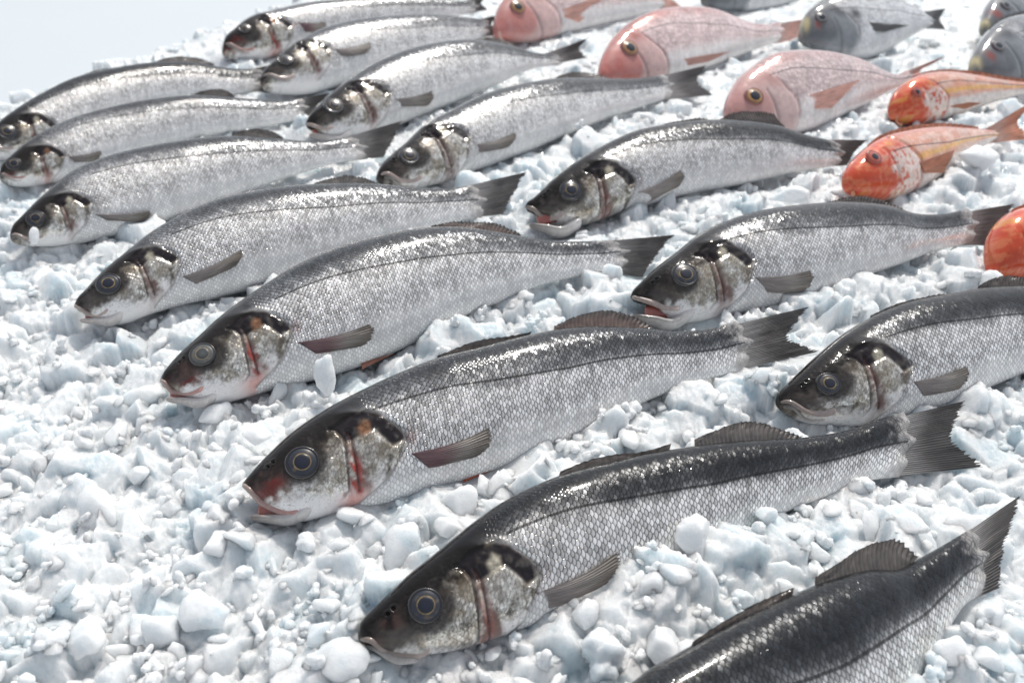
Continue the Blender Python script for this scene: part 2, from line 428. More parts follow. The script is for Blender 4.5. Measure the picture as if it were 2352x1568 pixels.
    def tube(s, name, pts, ra, rb, col0, col1, mat=None, n=40, m=16, parent=None):
        """tapered strip along (x,y,w) points; ra in the fish plane, rb out of it"""
        f = catmull(pts); t = np.linspace(0, 1, n); Q = f(t)
        ra = np.interp(t, np.linspace(0, 1, len(ra)), ra); rb = np.interp(t, np.linspace(0, 1, len(rb)), rb)
        capf = np.sqrt(np.clip(1 - (1 - np.clip(t / .08, 0, 1)) ** 2, 0, 1)) * np.sqrt(np.clip(1 - (1 - np.clip((1 - t) / .08, 0, 1)) ** 2, 0, 1))
        ra = ra * capf + 1e-6; rb = rb * capf + 1e-6
        dv = np.gradient(Q, axis=0)[:, :2]; dv /= np.linalg.norm(dv, axis=1)[:, None] + 1e-9; nv = np.c_[-dv[:, 1], dv[:, 0]]
        ph = np.linspace(0, 2 * math.pi, m, endpoint=False)
        X = Q[:, None, 0] + nv[:, None, 0] * ra[:, None] * np.cos(ph); Y = Q[:, None, 1] + nv[:, None, 1] * ra[:, None] * np.cos(ph)
        W = Q[:, None, 2] + rb[:, None] * np.sin(ph)
        c = mixc(np.zeros(X.shape + (3,)) + np.asarray(col0), col1, t[:, None] + 0 * X)
        c = c * (.75 + .5 * fbm(X * 900, Y * 900, 0, 4))[..., None]
        rgba = np.concatenate([np.clip(c, 0, 1), np.ones(X.shape + (1,))], -1).reshape(-1, 4)
        pw = s.P(X.ravel(), Y.ravel(), W.ravel()); s.extra.append((pw, grid_faces(n, m, True)[:, ::-1].copy()))
        if name == 'lower_jaw': s.low += [(q_, .002, .4) for q_ in pw.reshape(n, m, 3)[::5, ::4].reshape(-1, 3)]
        return mesh_obj(name, s.loc(pw), grid_faces(n, m, True)[:, ::-1].copy(), mat or M_LIP, parent or s.root, dict(col=('FLOAT_COLOR', rgba)))
    def eye(s, iris, ring, pupil, pr=.46, rimcol=(.02, .018, .018), rim=.18):
        ex, ey, rp = s.sp['E']; c = s.at(ex, ey)
        wpos = s.P(c[0], c[1], c[2]); r = rp * 1.0 / FOC * np.dot(wpos - C0, fwd)
        # local tangent plane from the flank around the eye
        m = (s.sx - c[0]) ** 2 + (s.sy - c[1]) ** 2 < (r * 1.2) ** 2
        if m.sum() > 6:
            A = np.c_[s.sx[m] - c[0], s.sy[m] - c[1], np.ones(m.sum())]; g = np.linalg.lstsq(A, s.sw[m], rcond=None)[0]
        else: g = np.array([0, 0, c[2]])
        g[:2] *= s.sp.get('eyetilt', .75); gn = math.hypot(g[0], g[1])
        if gn > .45: g[:2] *= .45 / gn
        # seat the eye at the height of the skin round its centre
        g[2] = np.percentile(s.sw[m], 70) if m.sum() > 6 else c[2]
        c = np.r_[s.un(ex, ey, g[2]), g[2]]; g[2] += .04 * r
        def dome(name, rr, prof, colf, nr, lift, parent):
            R = np.linspace(0, 1, nr)[1:]; ph = np.linspace(0, 2 * math.pi, 48, endpoint=False)
            RR, PH = np.meshgrid(R, ph, indexing='ij')
            x = RR * rr * np.cos(PH); y = RR * rr * np.sin(PH)
            z = prof(RR) * rr
            X = np.r_[c[0], (c[0] + x).ravel()]; Y = np.r_[c[1], (c[1] + y).ravel()]
            Wd = np.r_[g[2] + lift + prof(np.array([0.]))[0] * rr, (g[2] + g[0] * x + g[1] * y + lift + z).ravel()]
            col = colf(np.r_[0, RR.ravel()], np.r_[0, PH.ravel()])
            fs = [(0, 1 + i, 1 + (i + 1) % 48) for i in range(48)]
            gf = grid_faces(nr - 1, 48, True) + 1
            fs += [tuple(int(q) for q in f) for f in gf]
            return mesh_obj(name, s.loc(s.P(X, Y, Wd)), fs, M_EYE, parent, dict(col=('FLOAT_COLOR', np.c_[np.clip(col, 0, 1), np.ones(len(col))])))
        sd = s.seed
        def prof(R):
            return .26 * np.sqrt(np.clip(1 - (R / 1.0) ** 2, 0, 1)) * (R < 1) - .02 + np.where(R >= .88, .13 * np.exp(-((R - 1.02) / .07) ** 2), 0) - sstep(1.05, 1.2, R) * .35
        Rm = 1 + rim
        def colf(R, T):
            R = R * Rm; c_ = np.zeros((len(R), 3)) + np.asarray(iris)
            nz = fbm(np.cos(T) * R * 3 + 9, np.sin(T) * R * 3 + 9, 0, sd)
            c_ = mixc(c_, np.asarray(ring) * .6, sstep(.55, .8, nz) * .3 * (R < .85))
            c_ = mixc(c_, ring, np.exp(-((R - pr * 1.06) / .035) ** 2) * (.15 + 1.1 * nz))
            c_ = mixc(c_, np.asarray(iris) * .35, sstep(.84, .9, R))
            c_ = c_ * (.55 + .6 * nz)[:, None]
            c_ = mixc(c_, rimcol, sstep(.98, 1.04, R))
            return c_
        e = dome('eye', r * Rm, lambda R: prof(R * Rm) / Rm, colf, 30, .0, s.root)
        def pcol(R, T):
            return mixc(np.zeros((len(R), 3)) + np.asarray(pupil), np.asarray(pupil) * .5, R)
        dome('pupil', r * pr, lambda R: (prof(R * pr) + .035) / pr - .05 * sstep(.8, 1, R), pcol, 8, .0, e)
        return c, r

# ---- colouring of the three kinds of skin
def paint_bass(s, q, c, X, Y, x, y, U, G, dl):
    sp = s.sp; dk = sp.get('dark', .5); sd = s.seed; redness = sp.get('red', .5)
    n1 = fbm(x * 60, y * 60, 0, sd); n2 = fbm(x * 260, y * 260, 0, sd + 20, 5); n3 = fbm(U * 25, G * 120, 0, sd + 3); n4 = fbm(x * 750, y * 750, 0, sd + 40, 3)
    silver = np.array([.95, .93, .90]); back = np.array([.013, .016, .021]) * (1.35 - dk) / .6 ; mid = np.array([.30, .315, .34]) * (1.25 - dk)
    white = np.array([.88, .87, .86])
    v = dl + (n3 - .5) * .22
    col = np.zeros(q.shape + (3,)) + silver
    v = v + (n1 - .5) * .16
    col = mixc(col, mid, sstep(-.24, .14, v) * (.72 + .28 * dk)); col = mixc(col, back, sstep(-.06 - .12 * dk, .58 - .24 * dk, v) * (.86 + .14 * dk))
    bel = sstep(-.34, -.80, c + (n1 - .5) * .25)
    col = mixc(col, white, bel)
    end = sstep(.95, 1.0, q + (n2 - .5) * .05)
    col = mixc(col, (.40, .385, .375), end)
    met = .68 - .68 * bel - (.25 + .35 * dk) * sstep(.10, .34, v); msk = np.ones(q.shape) * (1 - .6 * bel) * (1 - .7 * end); met = met * (1 - .7 * end)
    # ---------- head
    soft = .02 + .16 * sstep(.17, .30, Y)
    hm = sstep(1, -1, (X + soft * 1.2 * sstep(.17, .3, Y) - .07 * (n2 - .5) * sstep(.17, .3, Y) - np.interp(Y, [-.5, -.316, -.27, -.214, -.117, -.03, .018, .086, .163, .209, .5],
                                           [.60, .618, .736, .847, .93, .991, 1.003, .969, .897, .86, .80])) / soft)
    H = HEADS
    skin = np.zeros(q.shape + (3,)) + np.array([.82, .79, .72])
    skin = mixc(skin, (.24, .20, .16), np.clip(sstep(.40, .62, n2) * .55 + .75 * sstep(.16, .0, np.abs(Y - np.interp(X, [0, .3, .5, .7, 1], [0, .03, .08, .16, .2])) + (n2 - .5) * .3), 0, 1))
    skin = skin * (.72 + .56 * sstep(.3, .7, n4))[..., None]
    skin = mixc(skin, (.30, .24, .15), sstep(.5, .66, fbm(x * 110, y * 110, 0, sd + 60, 2)) * .5)
    top = np.interp(X, [0, .137, .294, .378, .504, .61, .76, .95], [-.06, -.01, .02, .03, .08, .11, .19, .20])
    nb = (n2 - .5) * .10
    dkm = sstep(-.10, .06, Y - top + nb * 1.6)
    blk = np.array([.012, .010, .009]) * (1.5 - dk) / .9
    snz = sstep(.34, .20, X + (n1 - .5) * .2) * sstep(-.20, -.06, Y + (n2 - .5) * .15 + .25 * X)     # dusky muzzle
    below = sstep(-.17, -.10, Y + nb) * sstep(.55, .40, X) * .55
    skin = mixc(skin, (.10, .085, .075), below)
    skin = mixc(skin, (.085, .05, .045) if redness > .4 else (.07, .06, .055), snz * .92)
    skin = mixc(skin, (.16, .022, .018), snz * sstep(.45, .6, n1) * redness * .8)
    wht = sstep(-.16, -.24, Y + nb * .8 - .03 * np.sin(X * 9))
    skin = mixc(skin, (.88, .86, .85), wht)
    gap = blob(X, Y, H['gap'], .02)
    skin = mixc(skin, (.20, .13, .11), gap * sstep(-.36, -.2, Y) * (.55 + .4 * sstep(.4, .6, n2)))
    d1 = poly_dist(X, Y, H['preop']); d2 = poly_dist(X, Y, H['slit'])
    rd = gap * np.clip(np.exp(-((d1 - .015) / .022) ** 2) + np.exp(-((d2 - .01) / .018) ** 2), 0, 1) * sstep(.03, -.12, Y + nb) * redness * sstep(.40, .60, fbm(X * 34 + Y * 9, Y * 7, 0, sd + 5, 3))
    skin = mixc(skin, (.40, .05, .04), np.clip(rd * (.6 + n2), 0, 1) * .9)
    rd2 = np.exp(-((X - .62) / .10) ** 2 - ((Y + .30) / .06) ** 2) * redness
    skin = mixc(skin, (.72, .34, .29), np.clip(rd2, 0, 1) * .8)
    ez = np.hypot(X - .36, (Y + .005) * 1.15); skin = mixc(skin, (.035, .03, .028), sstep(.175, .115, ez + (n2 - .5) * .05) * .85)
    skin = mixc(skin, blk, dkm)
    da = blob(X, Y, H['dark'], .018)
    skin = mixc(skin, (.018, .015, .017), da * np.clip(.75 + n2 * .5, 0, 1))
    br = blob(X, Y, H['bronze'], .02)
    skin = mixc(skin, (.30, .15, .08) if redness > .3 else (.52, .48, .38), br * .85)
    low = blob(X, Y, [(.86, -.04), (.99, -.02), (.97, -.06), (.86, -.2), (.80, -.24), (.86, -.12)], .015)
    skin = mixc(skin, (.14, .115, .09), low * .8 * sstep(.35, .6, n2))
    d3 = poly_dist(X, Y, H['oprear'])
    skin = mixc(skin, (.03, .02, .02), np.exp(-(d1 / .007) ** 2) * .85 * sstep(-.29, -.2, Y))
    skin = mixc(skin, (.05, .02, .02), np.exp(-(d2 / .008) ** 2) * .8)
    skin = mixc(skin, (.05, .035, .03), np.exp(-(d3 / .006) ** 2) * .85)
    dots = vnoise(x * 2200, y * 2200, 0, 8)
    skin = mixc(skin, (.12, .11, .10), (dots > .80) * .5 * sstep(-.36, -.20, Y) * (1 - dkm) * sstep(-.08, -.16, Y))
    sm = .34 * (1 - wht) * (1 - gap) + .1
    smet = np.clip(.68 - .7 * wht - .75 * snz - .72 * dkm - .7 * da + .5 * br - .6 * gap - .3 * below, 0, .85)
    # red cut behind the gill
    cut = np.exp(-((X - 1.03) / .035) ** 2 - ((Y + .01) / .05) ** 2) * redness
    col = mixc(col, (.45, .12, .10), np.clip(cut, 0, 1) * .8)
    fade = sstep(1.25, 1.02, X) * sstep(-.30, -.10, Y) * sstep(.25, .1, Y)
    col = mixc(col, (.62, .61, .60), fade * .55 * (1 - hm))
    neck = sstep(.98, .70, X) * sstep(.16, .26, Y)
    col = mixc(col, blk * 1.4, neck * (1 - hm) * .8)
    col = mixc(col, skin, hm); met = met * (1 - hm) + smet * hm; msk = msk * (1 - hm) + hm * .45 * np.clip(sstep(.40, .50, X) * (1 - wht) * (1 - gap) * (1 - dkm) * (1 - da) * (1 - br), 0, 1)
    msk = msk * np.maximum(sstep(.80, 1.0, X + .6 * np.clip(Y - .15, 0, 1)), sstep(.2, .1, Y))
    # ---------- relief
    disp = np.zeros(q.shape)
    disp += .016 * hm * sstep(.60, .72, X) * sstep(1.06, .9, X)                 # gill cover stands proud
    disp -= .016 * np.exp(-(d1 / .010) ** 2) * sstep(-.31, -.22, Y)
    disp -= .020 * np.exp(-(d2 / .014) ** 2)
    disp -= .022 * np.exp(-((d3) / .012) ** 2) * sstep(.2, .1, Y)
    disp -= .018 * da * (.3 + n2)
    disp += .010 * (n2 - .5) * gap + .004 * (n4 - .5) * hm
    disp += .012 * np.exp(-((X - .50) ** 2 / .012 + (Y + .08) ** 2 / .02))       # cheek
    for nx, ny in ((.163, .035), (.197, .052)):
        dn = np.hypot(X - nx, Y - ny)
        disp += .006 * np.exp(-((dn - .017) / .007) ** 2) - .012 * np.exp(-(dn / .010) ** 2)
        hole = np.exp(-(dn / .011) ** 2); skin = mixc(skin, (.01, .008, .008), hole)
        col = mixc(col, (.01, .008, .008), hole)
    disp += .004 * (n1 - .5) * hm
    return col, np.clip(met, 0, 1), np.clip(msk, 0, 1), disp

def paint_bream(s, q, c, X, Y, x, y, U, G, dl):
    sp = s.sp; sd = s.seed
    n1 = fbm(x * 60, y * 60, 0, sd); n2 = fbm(x * 240, y * 240, 0, sd + 20, 5)
    v = c + (n1 - .5) * .3
    pal = sp.get('pal', 'pink')
    if pal == 'pink':
        flank, back, belly, hd, hr = (.82, .62, .60), (.44, .15, .12), (.90, .85, .83), (.70, .47, .44), (.50, .11, .08)
        flank = np.array(flank); flank = flank * 1.0
    else:
        flank, back, belly, hd, hr = (.84, .85, .86), (.04, .045, .055), (.86, .86, .86), (.26, .28, .30), (.06, .065, .075)
    k = sp.get('sat', 1.)
    g = lambda t: np.array(t) * k + (1 - k) * np.array((.60, .50, .48) if pal == 'pink' else t)
    col = np.zeros(q.shape + (3,)) + g(flank)
    col = mixc(col, g(back), sstep(.35, .85, v + .25 * (n2 - .5))); col = col * (.82 + .36 * fbm(U * 40, G * 300, 0, sd + 4))[..., None]; bel = sstep(-.25, -.6, v)
    col = mixc(col, belly, bel)
    st = .5 + .5 * np.sin(G / .0048 * math.pi)
    col = col * (1 - .10 * st * sstep(.6, .3, np.abs(c)))[..., None]
    rear = np.interp(Y, [-.7, -.45, -.3, -.1, .05, .2, .4, .6], [.70, .85, .95, 1.02, 1.0, .9, .78, .6])
    hm = sstep(.07, -.07, X - rear + .12 * (n2 - .5))
    skin = np.zeros(q.shape + (3,)) + g(hd)
    skin = mixc(skin, np.array(g(hd)) * .75, sstep(.45, .65, n2) * .6)
    skin = mixc(skin, g(hr), sstep(.45, .12, X + (n1 - .5) * .25) * sstep(-.62, -.35, Y) * (.75 if pal == 'pink' else .85))
    skin = mixc(skin, np.array(g(back)), sstep(.22, .42, Y + (n1 - .5) * .1 + .1 * X) * .8)
    low = sstep(-.28, -.52, Y + .1 * (n2 - .5))
    skin = mixc(skin, belly, low * .85)
    d1 = np.abs(X - np.interp(Y, [-.5, -.2, .1, .3], [.70, .66, .60, .55])) + 5 * (Y > .22) + 5 * (Y < -.5)
    d3 = np.abs(X - rear) + 5 * (Y > .40)
    ez = np.hypot(X - .42, (Y - .02)); skin = mixc(skin, np.array(g(hr)), sstep(.26, .16, ez + (n2 - .5) * .08) * .6)
    skin = mixc(skin, np.array(g(hd)) * .4, np.exp(-(d1 / .018) ** 2) * .8)
    col = mixc(col, skin, hm); col = col * .92 + .06
    col = mixc(col, (.20, .03, .03) if pal == 'pink' else (.12, .08, .07), np.exp(-(d3 / .016) ** 2) * .85 * sstep(-.25, -.05, Y))
    if pal != 'pink':
        gb = np.exp(-((X - .10 - .25 * (Y - .2)) / .045) ** 2 - ((Y - .16) / .16) ** 2)
        col = mixc(col, (.52, .45, .26), np.clip(gb * 1.3, 0, 1))
        col = mixc(col, (.35, .08, .06), np.exp(-((X - .26) / .05) ** 2 - ((Y - .10) / .07) ** 2) * .9)
        sh = np.exp(-((X - 1.02) / .12) ** 2 - ((Y - .28) / .14) ** 2); col = mixc(col, (.03, .03, .04), np.clip(sh, 0, 1) * .9)
    met = (.30 if pal == 'pink' else .35) * (1 - bel) * (1 - .6 * hm)
    msk = (1 - hm) * .8 * (1 - .5 * bel)
    disp = .012 * hm * sstep(.62, .75, X) - .02 * np.exp(-(d3 / .02) ** 2) * sstep(.4, .2, Y) - .015 * np.exp(-(d1 / .018) ** 2) * .8 + .006 * (n1 - .5) * hm
    return col, met, msk, disp

def paint_mullet(s, q, c, X, Y, x, y, U, G, dl):
    sd = s.seed
    n1 = fbm(x * 70, y * 70, 0, sd); n2 = fbm(x * 260, y * 260, 0, sd + 20, 5); n3 = fbm(U * 60, G * 160, 0, sd + 2)
    col = np.zeros(q.shape + (3,)) + np.array([.72, .33, .22])
    col = mixc(col, (.78, .50, .40), sstep(.4, .65, n3))
    v = c + (n3 - .5) * .25
    col = mixc(col, (.55, .14, .07), sstep(.6, .9, v))
    col = mixc(col, (.80, .42, .06), np.exp(-((c + .05 + (n1 - .5) * .1) / .10) ** 2) * .85)
    bel = sstep(-.25, -.5, v); col = mixc(col, (.86, .76, .70), bel)
    hm = sstep(.04, -.04, X - np.interp(Y, [-.6, -.3, 0, .2, .5], [.75, .95, 1.02, .9, .7]))
    skin = np.zeros(q.shape + (3,)) + np.array([.62, .085, .035])
    skin = mixc(skin, (.70, .22, .10), sstep(.45, .62, n2) * .7)
    skin = mixc(skin, (.66, .36, .06), sstep(.66, .72, n1) * .5)
    wh = sstep(.42, .58, X + (n1 - .5) * .45) * sstep(.28, .1, Y); skin = mixc(skin, (.84, .72, .64), wh * sstep(.3, .5, n2) * .9)
    skin = mixc(skin, (.85, .55, .48), sstep(-.36, -.50, Y + .1 * (n2 - .5)))
    col = mixc(col, skin, hm)
    d3 = np.abs(X - np.interp(Y, [-.6, -.3, 0, .2, .5], [.75, .95, 1.02, .9, .7])) + 3 * (Y > .35)
    col = mixc(col, (.5, .12, .08), np.exp(-(d3 / .02) ** 2) * .6)
    met = .15 * (1 - bel) + .25 * wh * hm; msk = (1 - hm) * .6
    d1 = np.abs(X - .58) + 3 * (np.abs(Y + .05) > .3)
    disp = -.02 * np.exp(-(d3 / .02) ** 2) - .012 * np.exp(-(d1 / .02) ** 2) + .012 * (n1 - .5) * hm
    return col, met, msk, disp

ALL = []
def tailfin(s, col, basecol, rays=22, seed=1, ragged=.06):
    sp = s.sp
    if 'T' not in sp: return
    TU, TF, TL = [s.un(*t) for t in sp['T']]
    D1, V1 = s.Df(np.array([.94]))[0], s.Vf(np.array([.94]))[0]
    De, Ve = s.Df(np.array([1.]))[0], s.Vf(np.array([1.]))[0]
    M = (D1 + V1) / 2
    D1 = M + (D1 - M) * .92; V1 = M + (V1 - M) * .92
    tip = [TU, TU * .62 + TF * .38 - (TU * .5 + TF * .5 - (De + Ve) / 2) * .03, TF, TL * .62 + TF * .38 - (TL * .5 + TF * .5 - (De + Ve) / 2) * .03, TL]
    s.fin('tail_fin', [D1, M, V1], tip, rays, col, basecol=basecol, ragged=ragged, ripple=.0006, nl=26, seed=seed, thick=.0009)

def build_bass(sp, i):
    s = Fish('sea_bass', 'bass', sp)
    s.body(M_BASS, paint_bass)
    red = sp.get('red', .5); small = s.px * s.L < 700
    e = sp.get('eyec', ((.028, .032, .045), (.45, .32, .12), (.010, .014, .030)))
    s.eye(e[0], e[1], e[2], .50)
    H = s.HL
    # mouth
    tip = s.un(*sp['D'][0])
    lipc = (.16, .13, .11) if sp.get('dark', .5) > .6 else (.30, .24, .21)
    lipc1 = (.52, .42, .38) if red < .4 else (.55, .30, .26)
    if 'J' in sp:          # open mouth: jaw tip, notch, maxilla end
        J, N_, X_ = [s.un(*t, .004) for t in sp['J']]
        w0 = lambda p: s.surf(*p)
        s.tube('upper_lip', [np.r_[tip + (N_ - tip) * .02, .001], np.r_[tip * .6 + N_ * .4 + s.hf * .006 * 0, w0(tip * .6 + N_ * .4) * .7 + .0005],
                             np.r_[N_, w0(N_) * .8 + .001], np.r_[X_, w0(X_) + .0006]],
               [.018 * H, .020 * H, .028 * H, .045 * H, .030 * H], [.022 * H, .02 * H, .018 * H, .014 * H, .008 * H], lipc, lipc1)
        hinge = s.unhead(.42, -.235)
        jb = J + (s.unhead(.22, -.30) - J) * .5 if small else J * .5 + s.unhead(.22, -.295) * .5
        s.tube('lower_jaw', [np.r_[J, .0005], np.r_[jb, .002], np.r_[s.unhead(.22, -.285), w0(s.unhead(.22, -.26)) * .3], np.r_[hinge, w0(hinge) * .2]],
               [.015 * H, .026 * H, .034 * H, .044 * H, .045 * H], [.03 * H, .05 * H, .08 * H, .10 * H, .10 * H], (.12, .10, .09) if sp.get('dark', .5) > .5 else (.34, .29, .27), (.84, .81, .79))
        mid = (tip + J) / 2 * .35 + X_ * .65
        s.tube('mouth_lining', [np.r_[N_ * .55 + J * .45, -.001], np.r_[mid, .001], np.r_[X_, .001]],
               [.045 * H, .06 * H, .03 * H], [.02 * H, .035 * H, .03 * H], (.42, .13, .10), (.30, .05, .04), M_FLESH)
    else:
        ms = [(.0, -.03), (.05, -.06), (.15, -.155), (.26, -.19), (.33, -.185)]
        if 'mouthy' in sp: ms = [(a, b * sp['mouthy']) for a, b in ms]
        P_ = []
        for a, b in ms:
            u = s.unhead(a, b); P_.append(np.r_[u, s.surf(*u) - .0002])
        s.tube('upper_lip', P_, [.014 * H, .018 * H, .022 * H, .028 * H, .03 * H], [.015 * H] * 3 + [.010 * H] * 2, lipc, lipc1)
        P2 = [np.r_[p[:2] + s.unhead(.012, -.036), 0] for p in P_[:4]]
        for p in P2: p[2] = max(s.surf(p[0], p[1]) - .0008, .0)
        s.tube('lower_jaw', P2, [.018 * H, .02 * H, .02 * H, .012 * H], [.02 * H, .014 * H, .012 * H, .008 * H], (.10, .09, .08), (.62, .58, .55))
    # pectoral fin
    if 'P' in sp:
        b0 = s.at(*sp['P'][0], .0006); b1 = s.at(*sp['P'][1], .0006); tp = s.at(*sp['P'][2], .0022)
        ax = tp[:2] - (b0[:2] + b1[:2]) / 2; ln = np.linalg.norm(ax); ax /= ln
        wd = np.linalg.norm(b0[:2] - b1[:2])
        pn = (b1[:2] - b0[:2]); pn /= np.linalg.norm(pn)
        t1 = tp[:2] - ax * ln * .08 + pn * wd * .50; t2 = tp[:2] - ax * ln * .36 + pn * wd * 1.05; t3 = b1[:2] + ax * ln * .30 + pn * wd * .30
        f = lambda p, l: np.r_[p, s.surf(*p) + l]
        s.fin('pectoral_fin', [b0, (b0 + b1) / 2, b1], [tp, f(t1, .003), f(t2, .0025), f(t3, .001)], 20, (.50, .455, .41),
              basecol=(.34, .20, .21) if red > .4 else (.50, .44, .42), tipcol=(.30, .26, .22), ragged=.05, rc=.5, ripple=.0003, seed=i, thick=.0005, curl=.0012, bulge=-.05)
    if 'D2' in sp:
        pts = [s.un(*q) for q in sp['D2']]           # front base, peak(s), rear tip, rear base
        fb, rb = pts[0], pts[-1]; mid = (fb + rb) / 2
        dn = s.hf * 0 + np.array([0, -.005])
        off = lambda p: p + np.array([.0, -.004])
        base = [off(fb), off(mid * .5 + fb * .5), off(mid), off(rb)]
        s.fin('rear_dorsal_fin', base, [fb + np.array([.001, .001])] + pts[1:-1], 24, (.24, .17, .145) if red > .4 else (.17, .15, .14), tipcol=(.14, .12, .11), ragged=.07, ripple=.0007, seed=i + 5, thick=.0006, bulge=.10)
    if 'D1' in sp:
        pts = [s.un(*q) for q in sp['D1']]
        fb, rb = pts[0], pts[-1]
        s.fin('front_dorsal_fin', [fb + [0, -.004], (fb + rb) / 2 + [0, -.004], rb + [0, -.004]], [fb + [.003, .0005]] + pts[1:-1] + [rb + [.004, .0015]], 14, (.10, .08, .07), ragged=.07, ripple=.0005, seed=i + 8, bulge=.05)
    if 'PV' in sp:
        pts = [s.un(*q) for q in sp['PV']]
        s.fin('pelvic_fin', [pts[0] + [0, .004], pts[0] + [.012, .004]], [pts[1], pts[2]], 7, sp.get('pvc', (.55, .35, .27)), ragged=.06, ripple=.0003, seed=i + 11, wbase=.003, wtip=.002)
    tk = 1.25 - .55 * sp.get('dark', .5)
    tailfin(s, (.15 * tk, .135 * tk, .13 * tk), (.50, .48, .47), rays=30, seed=i + 2, ragged=.06)
    ALL.append(s); tag(s.root, sp['label'], 'fish', 'sea bass laid in rows on the ice')
    return s

def build_other(sp, i, name, mat, paint, group, fincol, eyec, pr, scale):
    sp.setdefault('scale', scale); sp.setdefault('kw', [(0, .5), (.04, .34), (.15, .27), (.3, .24), (.5, .22), (.8, .22), (.93, .25), (1, .12)] if name != 'red_mullet' else [(0, .5), (.05, .45), (.15, .38), (.3, .34), (.6, .32), (.9, .3), (1, .15)])
    s = Fish(name, name, sp)
    s.body(mat, paint)
    if 'E' in sp: s.eye(*eyec, pr, rimcol=sp.get('rim', (.30, .10, .08)), rim=.12)
    H = s.HL
    u = [s.unhead(a, b) for a, b in sp.get('lip', [(.02, -.06), (.06, -.16), (.15, -.22)])]
    u = [np.r_[p, s.surf(*p) - .0005] for p in u]
    s.tube('upper_lip', u, [.02 * H, .03 * H, .025 * H], [.02 * H] * 3, np.array(fincol) * .8, np.array(fincol) * .9 + .1)
    if 'P' in sp:
        b0 = s.at(*sp['P'][0], .0004); b1 = s.at(*sp['P'][1], .0004); tp = s.at(*sp['P'][2], .0022)
        tp2 = s.at(*sp['P'][3], .002) if len(sp['P']) > 3 else (b1 * .55 + tp * .45)
        s.fin('pectoral_fin', [b0, b1], [tp, tp * .5 + tp2 * .5, tp2], 12, fincol, ragged=.05, ripple=.0003, seed=i, thick=.0004, curl=.001)
    s_, e_ = (.22, .90)
    if sp.get('dorsal', name != 'red_bream'):
        qs = np.linspace(s_, e_, 9); B = s.Df(qs); Nn = np.gradient(B, axis=0); Nn = np.c_[-Nn[:, 1], Nn[:, 0]]; Nn /= np.linalg.norm(Nn, axis=1)[:, None]
        hgt = sp.get('dh', .02) * s.L * np.sin(np.linspace(.15, math.pi - .25, 9)) ** .5
        T = B + Nn * hgt[:, None] + np.c_[hgt * .9, 0 * hgt]
        s.fin('dorsal_fin', B - Nn * .003, T, 20, np.array(fincol) * .75, ragged=.12, ripple=.0004, seed=i + 3)
    tailfin(s, fincol, np.array(fincol) * .6 + .25, 18, i + 4)
    ALL.append(s); tag(s.root, sp['label'], 'fish', group)
    return s

